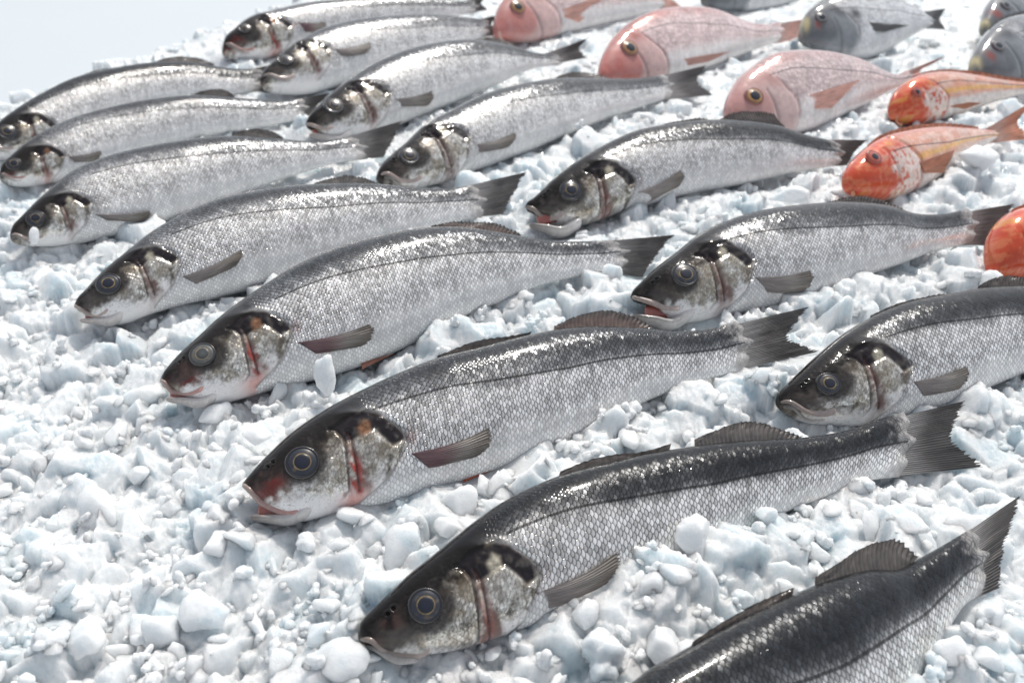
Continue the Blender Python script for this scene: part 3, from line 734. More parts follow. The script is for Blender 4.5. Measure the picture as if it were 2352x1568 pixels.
BASS = [
 dict(label='nearest sea bass, cut off at the bottom right corner, head not visible', dark=.8, red=.3, tau=34,
  D=[(1130,1950),(1160,1862),(1240,1752),(1340,1652),(1441,1571),(1496,1527),(1576,1482),(1676,1427),(1776,1380),(1876,1336),(1986,1306),(2061,1304),(2101,1284),(2176,1244),(2231,1211)],
  V=[(1130,1950),(1170,2000),(1350,2010),(1600,1950),(1850,1830),(2000,1700),(2101,1568),(2126,1524),(2176,1444),(2216,1389),(2261,1364)],
  E=(1310,1880,42), G=(1560,1770), T=[(2343,1136),(2302,1262),(2292,1350)], ll=[.42,.42,.30,.02,-.1],
  D2=[(1866,1334),(1930,1285),(1986,1251),(2061,1241),(2101,1279),(2085,1292)], D1=[(1576,1482),(1640,1438),(1720,1392),(1800,1356),(1810,1364)]),
 dict(label='dark sea bass with closed mouth and ice lumps lying against its belly', dark=.9, red=.3, tau=34, PVx=1,
  D=[(821,1453),(828,1428),(858,1396),(937,1320),(1000,1269),(1080,1202),(1156,1148),(1276,1092),(1400,1060),(1526,1033),(1676,1013),(1841,1004),(1946,986),(1996,969),(2076,944)],
  V=[(821,1453),(825,1472),(842,1485),(921,1499),(981,1502),(1048,1494),(1127,1472),(1210,1445),(1400,1375),(1600,1285),(1720,1222),(1816,1174),(1916,1134),(1996,1105),(2066,1096)],
  E=(977,1390,37), G=(1241,1314), P=[(1231,1361),(1263,1396),(1421,1264)], T=[(2216,922),(2186,1010),(2261,1073)],
  D2=[(1591,1014),(1650,985),(1700,970),(1750,971),(1800,990),(1841,1003),(1820,1010)], D1=[(1276,1088),(1340,1060),(1410,1043),(1476,1038),(1530,1028)]),
 dict(label='sea bass with red stained open mouth and gold ringed eye, near the centre', dark=.55, red=1., tau=36, seed=3,
  D=[(556,1111),(575,1088),(615,1046),(670,996),(750,940),(850,886),(913,857),(1003,822),(1088,801),(1173,779),(1238,764),(1338,751),(1488,755),(1538,760),(1628,755),(1690,736)],
  V=[(556,1111),(566,1128),(592,1145),(628,1172),(675,1196),(775,1179),(900,1156),(1000,1129),(1100,1096),(1188,1068),(1323,1010),(1388,975),(1488,922),(1588,884),(1663,862),(1712,849)],
  E=(694,1062,36), G=(932,1004), J=[(573,1184),(605,1152),(684,1180)], P=[(945,1041),(985,1074),(1125,982)], T=[(1859,705),(1812,776),(1883,808)],
  D2=[(1270,754),(1320,728),(1383,714),(1430,720),(1470,735),(1499,752),(1480,757)], D1=[(996,822),(1060,795),(1120,778),(1170,773),(1210,770)], PV=[(1030,1116),(1130,1083),(1060,1112)], pvc=(.6,.16,.10)),
 dict(label='sea bass with clouded grey eye and blood red gill stripe, left of the centre', dark=.42, red=.95, tau=37, seed=4, eyec=((.10,.105,.105),(.32,.24,.12),(.085,.095,.095)),
  D=[(367,872),(378,853),(416,812),(457,776),(498,737),(550,696),(601,660),(665,619),(716,594),(788,567),(863,547),(938,531),(1023,524),(1088,528),(1188,543),(1263,554),(1358,554),(1403,550)],
  V=[(367,872),(376,888),(396,896),(420,912),(480,930),(540,917),(610,898),(700,878),(783,857),(898,815),(1038,745),(1163,690),(1248,655),(1338,632),(1413,620),(1440,612)],
  E=(465,814,27), G=(670,751), J=[(379,912),(397,895),(468,903)], P=[(684,786),(726,812),(853,744)], T=[(1552,541),(1518,580),(1476,640)],
  D2=[(988,523),(1030,512),(1063,510),(1138,514),(1170,527),(1198,542),(1180,546)], D1=[(753,584),(800,562),(860,550),(880,546)], PV=[(800,856),(905,815),(830,852)], pvc=(.6,.28,.20)),
 dict(label='silvery sea bass with black gill patch and slightly open white jaw, at the left', dark=.38, red=.05, tau=38, seed=5,
  D=[(170,702),(178,686),(200,665),(240,625),(300,575),(350,535),(425,492),(500,462),(600,440),(675,430),(800,424),(875,426),(950,433),(1025,434),(1085,424)],
  V=[(170,702),(180,712),(202,722),(222,738),(275,741),(350,717),(425,696),(500,682),(575,665),(700,632),(850,578),(960,535),(1038,509),(1106,502)],
  E=(249,652,25), G=(412,590), J=[(181,732),(206,721),(250,722)], P=[(420,635),(450,652),(555,573)], T=[(1211,396),(1180,450),(1160,494)],
  D2=[(720,424),(760,410),(800,405),(845,413),(885,429),(870,432)], D1=[(465,473),(530,452),(600,438),(620,438)]),
 dict(label='sea bass with its snout buried in ice at the left edge, below two others', dark=.35, red=.02, tau=40, seed=6,
  D=[(22,540),(30,520),(50,500),(80,470),(125,430),(170,395),(250,362),(350,338),(450,322),(525,316),(625,320),(725,325),(810,314)],
  V=[(22,540),(26,552),(45,560),(100,562),(160,558),(230,545),(320,525),(430,490),(550,445),(700,395),(780,373),(840,367)],
  E=(82,502,19), G=(212,465), P=[(220,492),(245,508),(345,487)], T=[(925,279),(905,325),(882,364)],
  D2=[(530,312),(565,300),(595,298),(630,305),(652,320),(640,322)], D1=[(300,349),(380,331),(450,321),(470,320)]),
 dict(label='sea bass with reddish rear back fin, middle one of three at the upper left', dark=.35, red=.4, tau=42, seed=7,
  D=[(-3,402),(5,380),(25,362),(60,332),(110,300),(165,275),(250,250),(350,230),(450,221),(550,227),(650,232),(695,226)],
  V=[(-3,402),(2,415),(20,422),(55,425),(110,418),(165,408),(250,380),(350,345),(450,318),(550,300),(625,287),(695,274)],
  E=(32,376,15), G=(150,355), P=[(158,360),(172,374),(232,347)], T=[(760,215),(728,248),(736,274)],
  D2=[(435,222),(470,209),(500,206),(525,212),(540,225),(530,227)]),
 dict(label='dark backed sea bass at the upper left edge, nearest the bare table', dark=.85, red=.1, tau=42, seed=8,
  D=[(-42,336),(-35,320),(-15,298),(0,282),(50,245),(100,215),(165,184),(250,162),(350,147),(450,147),(500,155),(550,160),(598,158)],
  V=[(-42,336),(-38,350),(-15,362),(40,358),(120,330),(200,298),(300,262),(400,238),(450,228),(520,220),(598,207)],
  E=(17,303,18), G=(132,282), T=[(617,152),(618,180),(633,216)], 
  D2=[(350,147),(390,133),(425,131),(465,137),(494,151),(480,154)], D1=[(165,184),(215,164),(270,156),(285,157)]),
 dict(label='sea bass with pink mouth and red gill stripes, farthest of the row at the top', dark=.3, red=.95, tau=46, seed=9,
  D=[(510,107),(515,90),(530,75),(575,42),(635,25),(700,10),(775,2),(875,-4),(975,-2),(1050,2),(1088,1)],
  V=[(510,107),(511,120),(522,130),(550,135),(600,134),(640,124),(705,105),(775,88),(850,68),(950,48),(1040,38),(1088,32)],
  E=(562,65,13), G=(672,58), P=[(685,52),(700,72),(748,52)], T=[(1117,-9),(1106,10),(1122,24)], PV=None),
 dict(label='pale sea bass whose snout overlaps the dark tail beside it, second in the top row', dark=.3, red=.1, tau=44, seed=10,
  D=[(597,178),(606,162),(625,145),(655,117),(700,87),(750,65),(825,48),(925,38),(1000,36),(1075,42),(1120,46)],
  V=[(597,178),(600,190),(612,203),(650,211),(710,212),(775,198),(850,175),(950,140),(1050,110),(1120,80)],
  E=(655,137,16), G=(757,112), P=[(767,113),(785,129),(850,98)], T=[(1140,38),(1128,60),(1140,82)]),
 dict(label='sea bass with slightly open mouth, small ice lumps over its tail, top centre', dark=.38, red=.1, tau=42, seed=11,
  D=[(702,285),(706,272),(725,250),(750,225),(800,185),(850,152),(925,120),(1000,102),(1075,95),(1176,108),(1226,122),(1280,125)],
  V=[(702,285),(708,293),(722,300),(740,316),(800,319),(875,302),(950,274),(1050,232),(1150,190),(1226,158),(1285,150)],
  E=(767,243,20), G=(895,208), J=[(711,306),(728,296),(760,303)], P=[(900,227),(925,245),(992,210)], T=[(1349,90),(1332,112),(1347,134)],
  D2=[(1080,96),(1105,89),(1130,88),(1160,95),(1182,105),(1172,108)]),
 dict(label='sea bass with a ragged split tail just below the large red bream', dark=.5, red=.1, tau=40, seed=12,
  D=[(865,402),(870,388),(885,370),(925,335),(975,288),(1025,260),(1100,223),(1176,201),(1276,184),(1376,183),(1476,180),(1524,171)],
  V=[(865,402),(866,412),(880,422),(930,428),(1010,418),(1100,388),(1176,362),(1276,322),(1376,280),(1476,245),(1540,224)],
  E=(940,358,21), G=(1077,310), P=[(1082,332),(1102,350),(1183,305)], T=[(1623,152),(1602,188),(1641,220)],
  D2=[(1266,186),(1300,170),(1330,167),(1370,172),(1408,183),(1395,186)]),
 dict(label='dark backed sea bass with wide open mouth showing a red throat, right of the centre', dark=.8, red=.25, tau=38, seed=13,
  D=[(1206,475),(1211,465),(1226,455),(1276,407),(1326,370),(1386,335),(1451,306),(1526,290),(1601,281),(1676,280),(1776,290),(1851,312),(1920,324)],
  V=[(1206,475),(1213,484),(1232,491),(1262,505),(1300,516),(1340,514),(1386,502),(1436,483),(1501,466),(1576,447),(1676,428),(1751,412),(1826,396),(1930,380)],
  E=(1311,438,24), G=(1466,410), J=[(1217,513),(1254,496),(1290,498)], P=[(1466,442),(1486,467),(1563,391)], T=[(1992,325),(1962,352),(1948,382)],
  D2=[(1646,280),(1675,263),(1701,257),(1750,258),(1776,262),(1800,285)], D1=[(1486,298),(1540,282),(1606,273),(1620,278)]),
 dict(label='sea bass with gaping pale mouth, its tail behind the mullet at the right edge', dark=.6, red=.08, tau=36, seed=14,
  D=[(1448,682),(1453,668),(1470,650),(1501,620),(1546,585),(1601,540),(1676,505),(1751,485),(1851,472),(1926,467),(2026,474),(2101,492),(2176,490),(2222,477)],
  V=[(1448,682),(1460,692),(1490,700),(1515,722),(1551,737),(1626,733),(1701,720),(1776,705),(1851,690),(1926,662),(2001,632),(2076,605),(2151,576),(2234,558)],
  E=(1573,631,28), G=(1731,600), J=[(1460,722),(1506,701),(1552,718)], P=[(1736,637),(1763,672),(1863,621)], T=[(2331,470),(2302,518),(2278,566)],
  D2=[(1896,469),(1930,458),(1976,452),(2030,464),(2076,483),(2060,484)]),
 dict(label='dark sea bass at the right edge, closed mouth, tail out of the picture', dark=.85, red=.05, tau=36, seed=15,
  D=[(1783,916),(1788,903),(1803,886),(1851,839),(1901,793),(1936,765),(2001,725),(2076,695),(2176,675),(2251,662),(2352,658),(2450,660),(2550,672),(2640,682),(2700,672)],
  V=[(1783,916),(1788,932),(1826,957),(1901,976),(1976,978),(2051,964),(2130,945),(2226,915),(2276,892),(2352,860),(2450,822),(2560,785),(2650,765),(2710,756)],
  E=(1903,881,25), G=(2091,839), P=[(2098,876),(2121,909),(2221,839)], T=[(2850,630),(2820,700),(2860,760)],
  D2=[(2240,664),(2275,641),(2310,634),(2352,638),(2400,655),(2385,660)], D1=[(1990,728),(2060,698),(2150,677),(2160,680)]),
]
for i, sp in enumerate(BASS):
    if sp.get('PV', 1) is None: sp.pop('PV')
    build_bass(sp, i)

PINK = [
 dict(label='pink bream with bright orange eye, cut off by the top edge', tau=46, seed=2, sat=1.05,
  D=[(1133,70),(1135,50),(1145,15),(1176,-20),(1230,-45),(1320,-55),(1400,-45),(1470,-30),(1515,-18)],
  V=[(1133,70),(1140,84),(1175,92),(1230,95),(1301,78),(1376,60),(1451,42),(1520,18)],
  E=(1189,17,17), G=(1285,28), P=[(1292,22),(1296,40),(1400,-15),(1330,54)], T=[(1565,-30),(1545,0),(1568,18)]),
 dict(label='large red bream with golden eye and bright red side fin, in the top row', tau=44, seed=3, sat=1.15,
  D=[(1376,178),(1376,160),(1381,138),(1401,95),(1436,57),(1486,30),(1551,19),(1626,22),(1676,38),(1716,53),(1761,58),(1784,52)],
  V=[(1376,178),(1388,186),(1430,192),(1500,190),(1570,176),(1650,150),(1710,125),(1751,108),(1786,97)],
  E=(1446,111,20), G=(1533,122), P=[(1572,136),(1580,152),(1676,120),(1618,152)], T=[(1850,45),(1838,70),(1846,96)]),
 dict(label='pale pink bream with golden eye and pointed pink tail, below the larger red one', tau=42, seed=4, sat=.75,
  D=[(1666,262),(1665,245),(1671,225),(1691,185),(1721,155),(1766,127),(1826,118),(1901,122),(1976,140),(2026,163),(2056,172),(2080,163)],
  V=[(1666,262),(1676,280),(1720,300),(1790,312),(1850,304),(1901,285),(1956,258),(2006,232),(2050,208),(2091,192)],
  E=(1732,222,21), G=(1838,232), P=[(1860,218),(1872,250),(1976,184),(1910,250)], T=[(2172,129),(2112,168),(2150,215)]),
]
for i, sp in enumerate(PINK):
    build_other(sp, i, 'red_bream', M_BREAM, paint_bream, 'pink breams', (.80, .46, .38), ((.42, .20, .09), (.72, .42, .10), (.012, .016, .03)), .60, (.0026, .0048))
GREY = [
 dict(label='grey bream with dark face, at the top beside the red bream tail', pal='grey', tau=44, seed=5,
  D=[(1838,82),(1838,65),(1843,45),(1861,20),(1891,2),(1926,-10),(2001,-14),(2051,0),(2101,20),(2135,38)],
  V=[(1838,82),(1842,97),(1876,112),(1926,128),(1976,137),(2026,125),(2076,95),(2110,75),(2138,60)],
  E=(1887,40,13), G=(1975,62), P=[(1998,52),(2008,72),(2088,60),(2030,75)], T=[(2172,22),(2158,48),(2172,70)]),
 dict(label='grey bream with gold brow bar at the right edge, lower of two together', pal='grey', tau=44, seed=6,
  D=[(2232,165),(2231,148),(2236,125),(2261,80),(2291,50),(2352,34),(2440,30),(2530,50),(2600,75)],
  V=[(2232,165),(2236,178),(2266,188),(2310,198),(2370,200),(2430,188),(2520,150),(2604,108)],
  E=(2293,105,14), G=(2385,118), T=[(2680,50),(2660,95),(2690,130)], P=[(2395,120),(2402,140),(2480,110),(2430,150)]),
 dict(label='grey bream in the top right corner, behind another with the same gold brow', pal='grey', tau=46, seed=7,
  D=[(2255,70),(2255,55),(2259,38),(2271,5),(2296,-20),(2345,-38),(2420,-42),(2490,-30),(2550,-8)],
  V=[(2255,70),(2260,80),(2290,92),(2340,98),(2400,88),(2480,55),(2552,18)],
  E=(2311,12,12), G=(2385,18), T=[(2610,-25),(2600,8),(2620,30)]),
 dict(label='grey bream at the top edge showing only its white belly', pal='grey', tau=46, seed=8,
  D=[(1613,-2),(1613,-15),(1622,-40),(1655,-68),(1720,-85),(1800,-85),(1860,-70),(1905,-52)],
  V=[(1613,-2),(1617,10),(1650,19),(1710,26),(1780,20),(1850,-5),(1908,-28)],
  E=(1650,-25,12), G=(1722,-20), T=[(1945,-70),(1935,-42),(1950,-20)]),
]
for i, sp in enumerate(GREY):
    sp['rim'] = (.10, .06, .06)
    build_other(sp, i + 10, 'grey_bream', M_BREAM, paint_bream, 'grey breams', (.13, .13, .13), ((.25, .26, .27), (.12, .13, .14), (.015, .02, .03)), .6, (.0026, .0048))
MUL = [
 dict(label='small red mullet with orange face, between the pink bream and the grey one', tau=42, seed=3,
  D=[(2047,262),(2046,250),(2048,235),(2066,200),(2101,176),(2151,167),(2226,172),(2291,182),(2360,190),(2420,186)],
  V=[(2047,262),(2050,272),(2070,280),(2101,284),(2151,280),(2201,266),(2251,248),(2301,230),(2360,214),(2422,206)],
  E=(2106,212,12), G=(2168,225), P=[(2180,232),(2184,246),(2255,238),(2215,252)], T=[(2490,165),(2460,194),(2492,220)], ll=[.3,.3,.3,.2,.1]),
 dict(label='red mullet with vivid orange head and yellow side stripe, fully in view', tau=40, seed=4,
  D=[(1943,428),(1941,412),(1946,390),(1976,350),(2016,318),(2076,301),(2151,292),(2226,295),(2280,299)],
  V=[(1943,428),(1950,440),(2001,455),(2051,460),(2101,443),(2155,412),(2200,378),(2240,348),(2284,322)],
  E=(2007,361,17), G=(2104,372), P=[(2112,374),(2124,398),(2193,345),(2168,398)], T=[(2365,236),(2338,285),(2362,320)]),
 dict(label='red mullet of which only the orange face shows at the right edge', tau=40, seed=5,
  D=[(2276,612),(2275,590),(2279,558),(2292,518),(2317,488),(2352,472),(2420,456),(2520,450),(2610,460),(2680,462)],
  V=[(2276,612),(2280,628),(2310,640),(2370,645),(2430,634),(2510,600),(2590,552),(2690,500)],
  E=(2372,535,18), G=(2460,560), T=[(2770,400),(2740,480),(2775,520)]),
]
for i, sp in enumerate(MUL):
    sp['dh'] = .018; sp['eyetilt'] = .35; sp['tau'] = 50; sp['rim'] = (.45, .07, .04)
    build_other(sp, i + 20, 'red_mullet', M_MULLET, paint_mullet, 'red mullets', (.70, .26, .12), ((.50, .10, .06), (.65, .16, .10), (.012, .014, .03)), .5, (.0026, .0052))

# ------------------------------------------------------------------ the ice
def fishbank(x, y):
    h = np.zeros_like(x)
    for s in ALL:
        for t in np.linspace(.05, .95, 12):
            dq, vq = s.Df(np.array([t]))[0], s.Vf(np.array([t]))[0]
            m = (dq + vq) / 2; c = s.P(m[0], m[1], 0) + s.b * s.dep * .30
            h = np.maximum(h, .014 * (s.dep / .08) * np.exp(-((x - c[0]) ** 2 + (y - c[1]) ** 2) / (.030 ** 2)))
    return h
EA, EB = onz(-60, 262), onz(640, 4)         # far left rim of the ice
en = np.array([-(EB - EA)[1], (EB - EA)[0]]); en /= np.linalg.norm(en)
def rim(x, y):   # >0 beyond the rim, metres
    r = (x - EA[0]) * en[0] + (y - EA[1]) * en[1]
    return r
def bed(x, y):
    z = -.013 + .016 * (fbm(x * 9, y * 9, 0, 2, 3) - .5) + .012 * (fbm(x * 30, y * 30, 0, 6, 3) - .5)
    left = sstep(-.02, -.3, x) * sstep(.95, .4, y)
    z = z - .006 * left + fishbank(x, y)
    r = rim(x, y) + .05 * (fbm(x * 6, y * 6, 0, 9) - .5)
    z = z + .02 * np.exp(-((r + .06) / .05) ** 2) * (y > .9)
    return np.where(r > 0, z - np.minimum(r * .9, .09), z)


def ice_mat(name, tint, thr=.12, scale=.010, radius=(.85, .95, 1.), glass=False):
    s = NT(name); gm = s.n('ShaderNodeNewGeometry').outputs['Position']
    fine = s.noise(gm, 1000, 4, .65); mid = s.noise(gm, 260, 4, .6); gl = s.noise(gm, 2400, 2, .6); big = s.noise(gm, 22, 3, .6)
    nb = s.bump(mid, .5, .0012); nb = s.bump(fine, .6, .0005, nb)
    blue = s.mr(big, .50, .66)
    c = s.mix(blue, tint + (1,), (tint[0] * .84, tint[1] * .935, tint[2] * .975, 1))
    c = s.mix(s.math('MULTIPLY', s.mr(mid, .35, .6), .35), c, (.76, .785, .80, 1))
    p = s.bsdf(Base_Color=c, Roughness=s.mr(gl, .5, .62, .42, .10), Normal=nb, IOR=1.31)
    p.subsurface_method = 'RANDOM_WALK'
    p.inputs['Subsurface Weight'].default_value = 1.
    p.inputs['Subsurface Radius'].default_value = radius
    p.inputs['Subsurface Scale'].default_value = scale
    p.inputs['Coat Weight'].default_value = .6; p.inputs['Coat Roughness'].default_value = .08
    s.set(p.inputs['Coat Normal'], s.bump(fine, 1., .0012))
    if thr:
        if glass:
            tr = s.n('ShaderNodeBsdfRefraction'); tr.inputs['Color'].default_value = (.975, .99, 1, 1); tr.inputs['Roughness'].default_value = .12; tr.inputs['IOR'].default_value = 1.2; s.set(tr.inputs['Normal'], nb)
        else:
            tr = s.n('ShaderNodeBsdfTransparent'); tr.inputs[0].default_value = (.94, .98, 1, 1)
        mx = s.n('ShaderNodeMixShader'); mx.inputs[0].default_value = thr
        s.t.links.new(p.outputs[0], mx.inputs[1]); s.t.links.new(tr.outputs[0], mx.inputs[2]); s.t.links.new(mx.outputs[0], s.out.inputs[0])
    return s.m
M_BED = ice_mat('packed_ice', (.665, .695, .712), 0, .017); M_ICE = ice_mat('crushed_ice', (.74, .762, .775), 0, .006, (1, 1, 1)); M_NUG = M_CLR = ice_mat('clear_ice', (.735, .76, .775), 0, .012, (1, 1, 1))

# the packed bed: a fused height surface of thousands of lumps
NR, NC = 1050, 1150
Y0, Y1 = .10, 3.0
yr = Y0 * (Y1 / Y0) ** np.linspace(0, 1, NR)
hwr = (yr * math.cos(PITCH) + CAMH * math.sin(PITCH)) * (FW / 2) / FOC * 1.22 + .03
cs_ = np.linspace(-1, 1, NC)
GX = hwr[:, None] * cs_[None, :]; GY = yr[:, None] + 0 * GX
for s in ALL:                       # belly lines and snouts keep the ice below them
    for tq in np.linspace(0, 1, 26):
        v = s.Vf(np.array([tq]))[0]; m = s.Df(np.array([tq]))[0] * .12 + v * .88
        up_ = -.001 if tq < .28 else (.006 + .014 * math.sin((tq - .28) / .72 * math.pi) * (.5 + random.random()))
        if s.sp.get('PVx') and .36 < tq < .66: up_ = .026
        s.low.append((s.P(m[0], m[1], 0) if tq > .02 else s.P(v[0], v[1], 0) - [0, 0, .004], -up_, .55))
def side_bump(x, y):
    h = np.zeros_like(x)
    for s in ALL:
        for tq in np.linspace(.25, .95, 15):
            v = s.Vf(np.array([tq]))[0]; c = s.P(v[0], v[1], 0) - s.b * .018
            sg = .020 * s.dep / .08
            if s.sp.get('PVx') and .38 < tq < .64: h = np.maximum(h, .024 * np.exp(-((x - c[0]) ** 2 + (y - c[1]) ** 2) / .024 ** 2))
            h = np.maximum(h, (.007 + .009 * math.sin((tq - .25) / .7 * math.pi)) * np.exp(-((x - c[0]) ** 2 + (y - c[1]) ** 2) / sg ** 2))
    return h
HF = bed(GX, GY) + side_bump(GX, GY) - .002
lnr = math.log(Y1 / Y0)
def stamp(x, y, zc, ax, ay, h, p, seed):
    r = seed; R_ = max(ax, ay) * 1.25
    j0 = int((math.log(max(y - R_, Y0) / Y0)) / lnr * (NR - 1)); j1 = int((math.log(min(y + R_, Y1) / Y0)) / lnr * (NR - 1)) + 2
    hw0 = hwr[max(j0, 0)]; hw1 = hwr[min(j1, NR - 1)]
    a0 = min((x - R_) / hw0, (x - R_) / hw1); a1 = max((x + R_) / hw0, (x + R_) / hw1)
    i0 = max(int((a0 + 1) / 2 * (NC - 1)), 0); i1 = min(int((a1 + 1) / 2 * (NC - 1)) + 2, NC)
    j0 = max(j0, 0); j1 = min(j1, NR)
    if i1 - i0 < 2 or j1 - j0 < 2: return
    X = GX[j0:j1, i0:i1] - x; Y = GY[j0:j1, i0:i1] - y
    th = r[0] * 6.283; c, s_ = math.cos(th), math.sin(th)
    u = (X * c + Y * s_) / ax; v = (-X * s_ + Y * c) / ay
    an = np.arctan2(v, u)
    rr = (np.abs(u) ** p + np.abs(v) ** p) ** (1 / p) * (1 + .13 * np.sin(2 * an + r[1] * 6.28) + .09 * np.sin(3 * an + r[2] * 6.28) + .06 * np.sin(5 * an + r[3] * 6.28) + .035 * np.sin(11 * an + r[4] * 40))
    m = rr < 1
    top = h * (1 - np.clip(rr, 0, 1) ** 3.2) ** .55
    t1 = h * (.60 + .8 * (u * math.cos(r[5] * 6.28) + v * math.sin(r[5] * 6.28)) * (.3 + r[6]))
    t2 = h * (.66 + 1.3 * (u * math.cos(r[7] * 6.28) + v * math.sin(r[7] * 6.28)) * (.2 + r[8]))
    z = zc + np.minimum(np.minimum(top, t1), t2) + (u * (r[9] - .5) + v * (r[10] - .5)) * h * .7
    W = HF[j0:j1, i0:i1]
    W[m] = np.maximum(W[m], z[m])
def hf(x, y):
    j = (math.log(max(y, Y0 * 1.001) / Y0)) / lnr * (NR - 1); j = min(max(int(j + .5), 0), NR - 1)
    i = int((x / hwr[j] + 1) / 2 * (NC - 1) + .5); return HF[j, min(max(i, 0), NC - 1)]
B0 = HF.copy()
def ground_at(x, y):
    j = (math.log(max(y, Y0 * 1.001) / Y0)) / lnr * (NR - 1); j = min(max(int(j + .5), 0), NR - 1)
    i = int((x / hwr[j] + 1) / 2 * (NC - 1) + .5); return B0[j, min(max(i, 0), NC - 1)]
def rnd_place(y0, y1, ykeep, m=.10):
    y = (y0 ** -ykeep + random.random() * (y1 ** -ykeep - y0 ** -ykeep)) ** (-1 / ykeep)
    half = (y * math.cos(PITCH) + CAMH * math.sin(PITCH)) * (FW / 2) / FOC * 1.15 + m * .3
    return random.uniform(-half, half), y
for n_, s0, s1, kp, zl, zh, yk, y1 in ((15000, .0035, .0085, 2.4, -.5, .4, .5, 2.7), (8500, .006, .022, 3.0, -.2, .45, .4, 2.7), (11000, .003, .0075, 2.6, .1, 1.2, .7, 2.5), (9000, .0012, .0034, 2.1, .2, 2.0, 1.4, 1.6)):
    for _ in range(n_):
        x, y = rnd_place(.12, y1, yk)
        if rim(x, y) > .01: continue
        a = s0 + (s1 - s0) * random.random() ** 2.5
        stamp(x, y, ground_at(x, y) + random.uniform(zl, zh) * a, a, a * random.uniform(.5, .95), a * random.uniform(.5, 1.0), kp + random.random() * 1.5, rng.random(11))
HF += .0020 * (fbm(GX * 330, GY * 330, 0, 41, 2) - .5) + .0009 * (fbm(GX * 900, GY * 900, 0, 43, 2) - .5)
# keep what the fish show clear of ice
for s in ALL:
    for (q_, eps, slope) in s.low:
        R_ = .045
        j0 = int(math.log(max(q_[1] - R_, Y0) / Y0) / lnr * (NR - 1)); j1 = int(math.log(min(max(q_[1] + .02, Y0 * 1.01), Y1) / Y0) / lnr * (NR - 1)) + 1
        if j1 - j0 < 2: continue
        a0 = (q_[0] - R_) / hwr[j0]; a1 = (q_[0] + R_) / hwr[j0]
        i0 = max(int((min(a0, (q_[0] - R_) / hwr[min(j1, NR - 1)]) + 1) / 2 * (NC - 1)), 0); i1 = min(int((max(a1, (q_[0] + R_) / hwr[min(j1, NR - 1)]) + 1) / 2 * (NC - 1)) + 1, NC)
        if i1 - i0 < 2: continue
        d = np.hypot(GX[j0:j1, i0:i1] - q_[0], GY[j0:j1, i0:i1] - q_[1])
        lim = q_[2] - eps + slope * np.clip(d - .003, 0, None) + 3. * np.clip(d - .03, 0, None)
        HF[j0:j1, i0:i1] = np.minimum(HF[j0:j1, i0:i1], lim)
o = mesh_obj('ice_bed', np.stack([GX, GY, HF], -1).reshape(-1, 3), grid_faces(NR, NC)[:, ::-1].copy(), M_BED)
tag(o, kind='stuff', label='packed bed of white crushed ice')

# loose lumps lying on the bed
def ico(n):
    import bmesh
    bm = bmesh.new(); bmesh.ops.create_icosphere(bm, subdivisions=n, radius=1)
    V = np.array([v.co[:] for v in bm.verts]); Fc = np.array([[v.index for v in f.verts] for f in bm.faces]); bm.free(); return V, Fc
IV, IF = ico(4)
IV5, IF5 = ico(5)
def chunk_shape(kind, seed, V=None):
    r = np.random.default_rng(seed + 100); dirs = IV if V is None else V
    if kind == 'nugget':        # broken block: plane cuts of an ellipsoid
        ax = np.array([1, r.uniform(.5, .85), r.uniform(.22, .5)])
        rad = 1 / np.sqrt(((dirs / ax) ** 2).sum(1)); e = 20.
        acc = rad ** -e
        for _ in range(r.integers(6, 11)):
            n = r.normal(size=3); n = n * [1, 1, 1.5]; n /= np.linalg.norm(n)
            sup = 1 / np.sqrt(((n / ax) ** 2).sum()); dd = sup * r.uniform(.6, .92)
            cosn = np.clip(dirs @ n, 1e-3, 1); acc = acc + np.where(dirs @ n > 0, (cosn / dd) ** e, 0)
        rad = acc ** (-1 / e); P = dirs * rad[:, None]
        P = P * (1 + .30 * (fbm(P[:, 0] * 1.8 + 5, P[:, 1] * 1.8 + 5, P[:, 2] * 1.6 + seed, seed, 3) - .5) + .12 * (fbm(P[:, 0] * 6 + 5, P[:, 1] * 6 + 5, P[:, 2] * 6, seed + 3, 3) - .5))[:, None]
    else:                       # frozen-together granules
        k = r.integers(5, 10); cs = r.normal(size=(k, 3)) * [.5, .42, .3]; rs = r.uniform(.3, .58, k); cs[0] = 0; rs[0] = .5
        rad = np.zeros(len(dirs))
        for c, q in zip(cs, rs):
            bq = dirs @ c; disc = bq ** 2 - (c @ c - q * q); t = np.where(disc > 0, bq + np.sqrt(np.clip(disc, 0, None)), 0)
            rad = np.maximum(rad, t)
        rad = np.maximum(rad, .25)
        P = dirs * rad[:, None]
        P = P * (1 + .40 * (fbm(P[:, 0] * 3 + 5, P[:, 1] * 3 + 5, P[:, 2] * 3 + seed, seed, 2) - .5) + .34 * (fbm(P[:, 0] * 8 + 5, P[:, 1] * 8 + 5, P[:, 2] * 8, seed + 3, 3) - .5))[:, None]
    return P
lib = bpy.data.collections.new('ice_shapes')
NK = 16
for k in range(2 * NK):
    P = chunk_shape('nugget' if k < NK else 'granule', k)
    me = bpy.data.meshes.new('ice_chunk'); n = len(IF)
    me.vertices.add(len(P)); me.vertices.foreach_set('co', P.astype(np.float32).ravel())
    me.loops.add(n * 3); me.loops.foreach_set('vertex_index', IF.astype(np.int32).ravel())
    me.polygons.add(n); me.polygons.foreach_set('loop_start', np.arange(0, n * 3, 3, dtype=np.int32)); me.update(calc_edges=True)
    me.polygons.foreach_set('use_smooth', [True] * n); me.materials.append((M_CLR if k % 2 else M_NUG) if k < NK else M_ICE)
    lo = bpy.data.objects.new('shape_%02d' % k, me); lib.objects.link(lo)
bv, bf, off = [], [], 0
for s in ALL:
    for V_, F_ in [(s.bv, s.bf)] + s.extra:
        bv.append(V_); bf.append(F_ + off); off += len(V_)
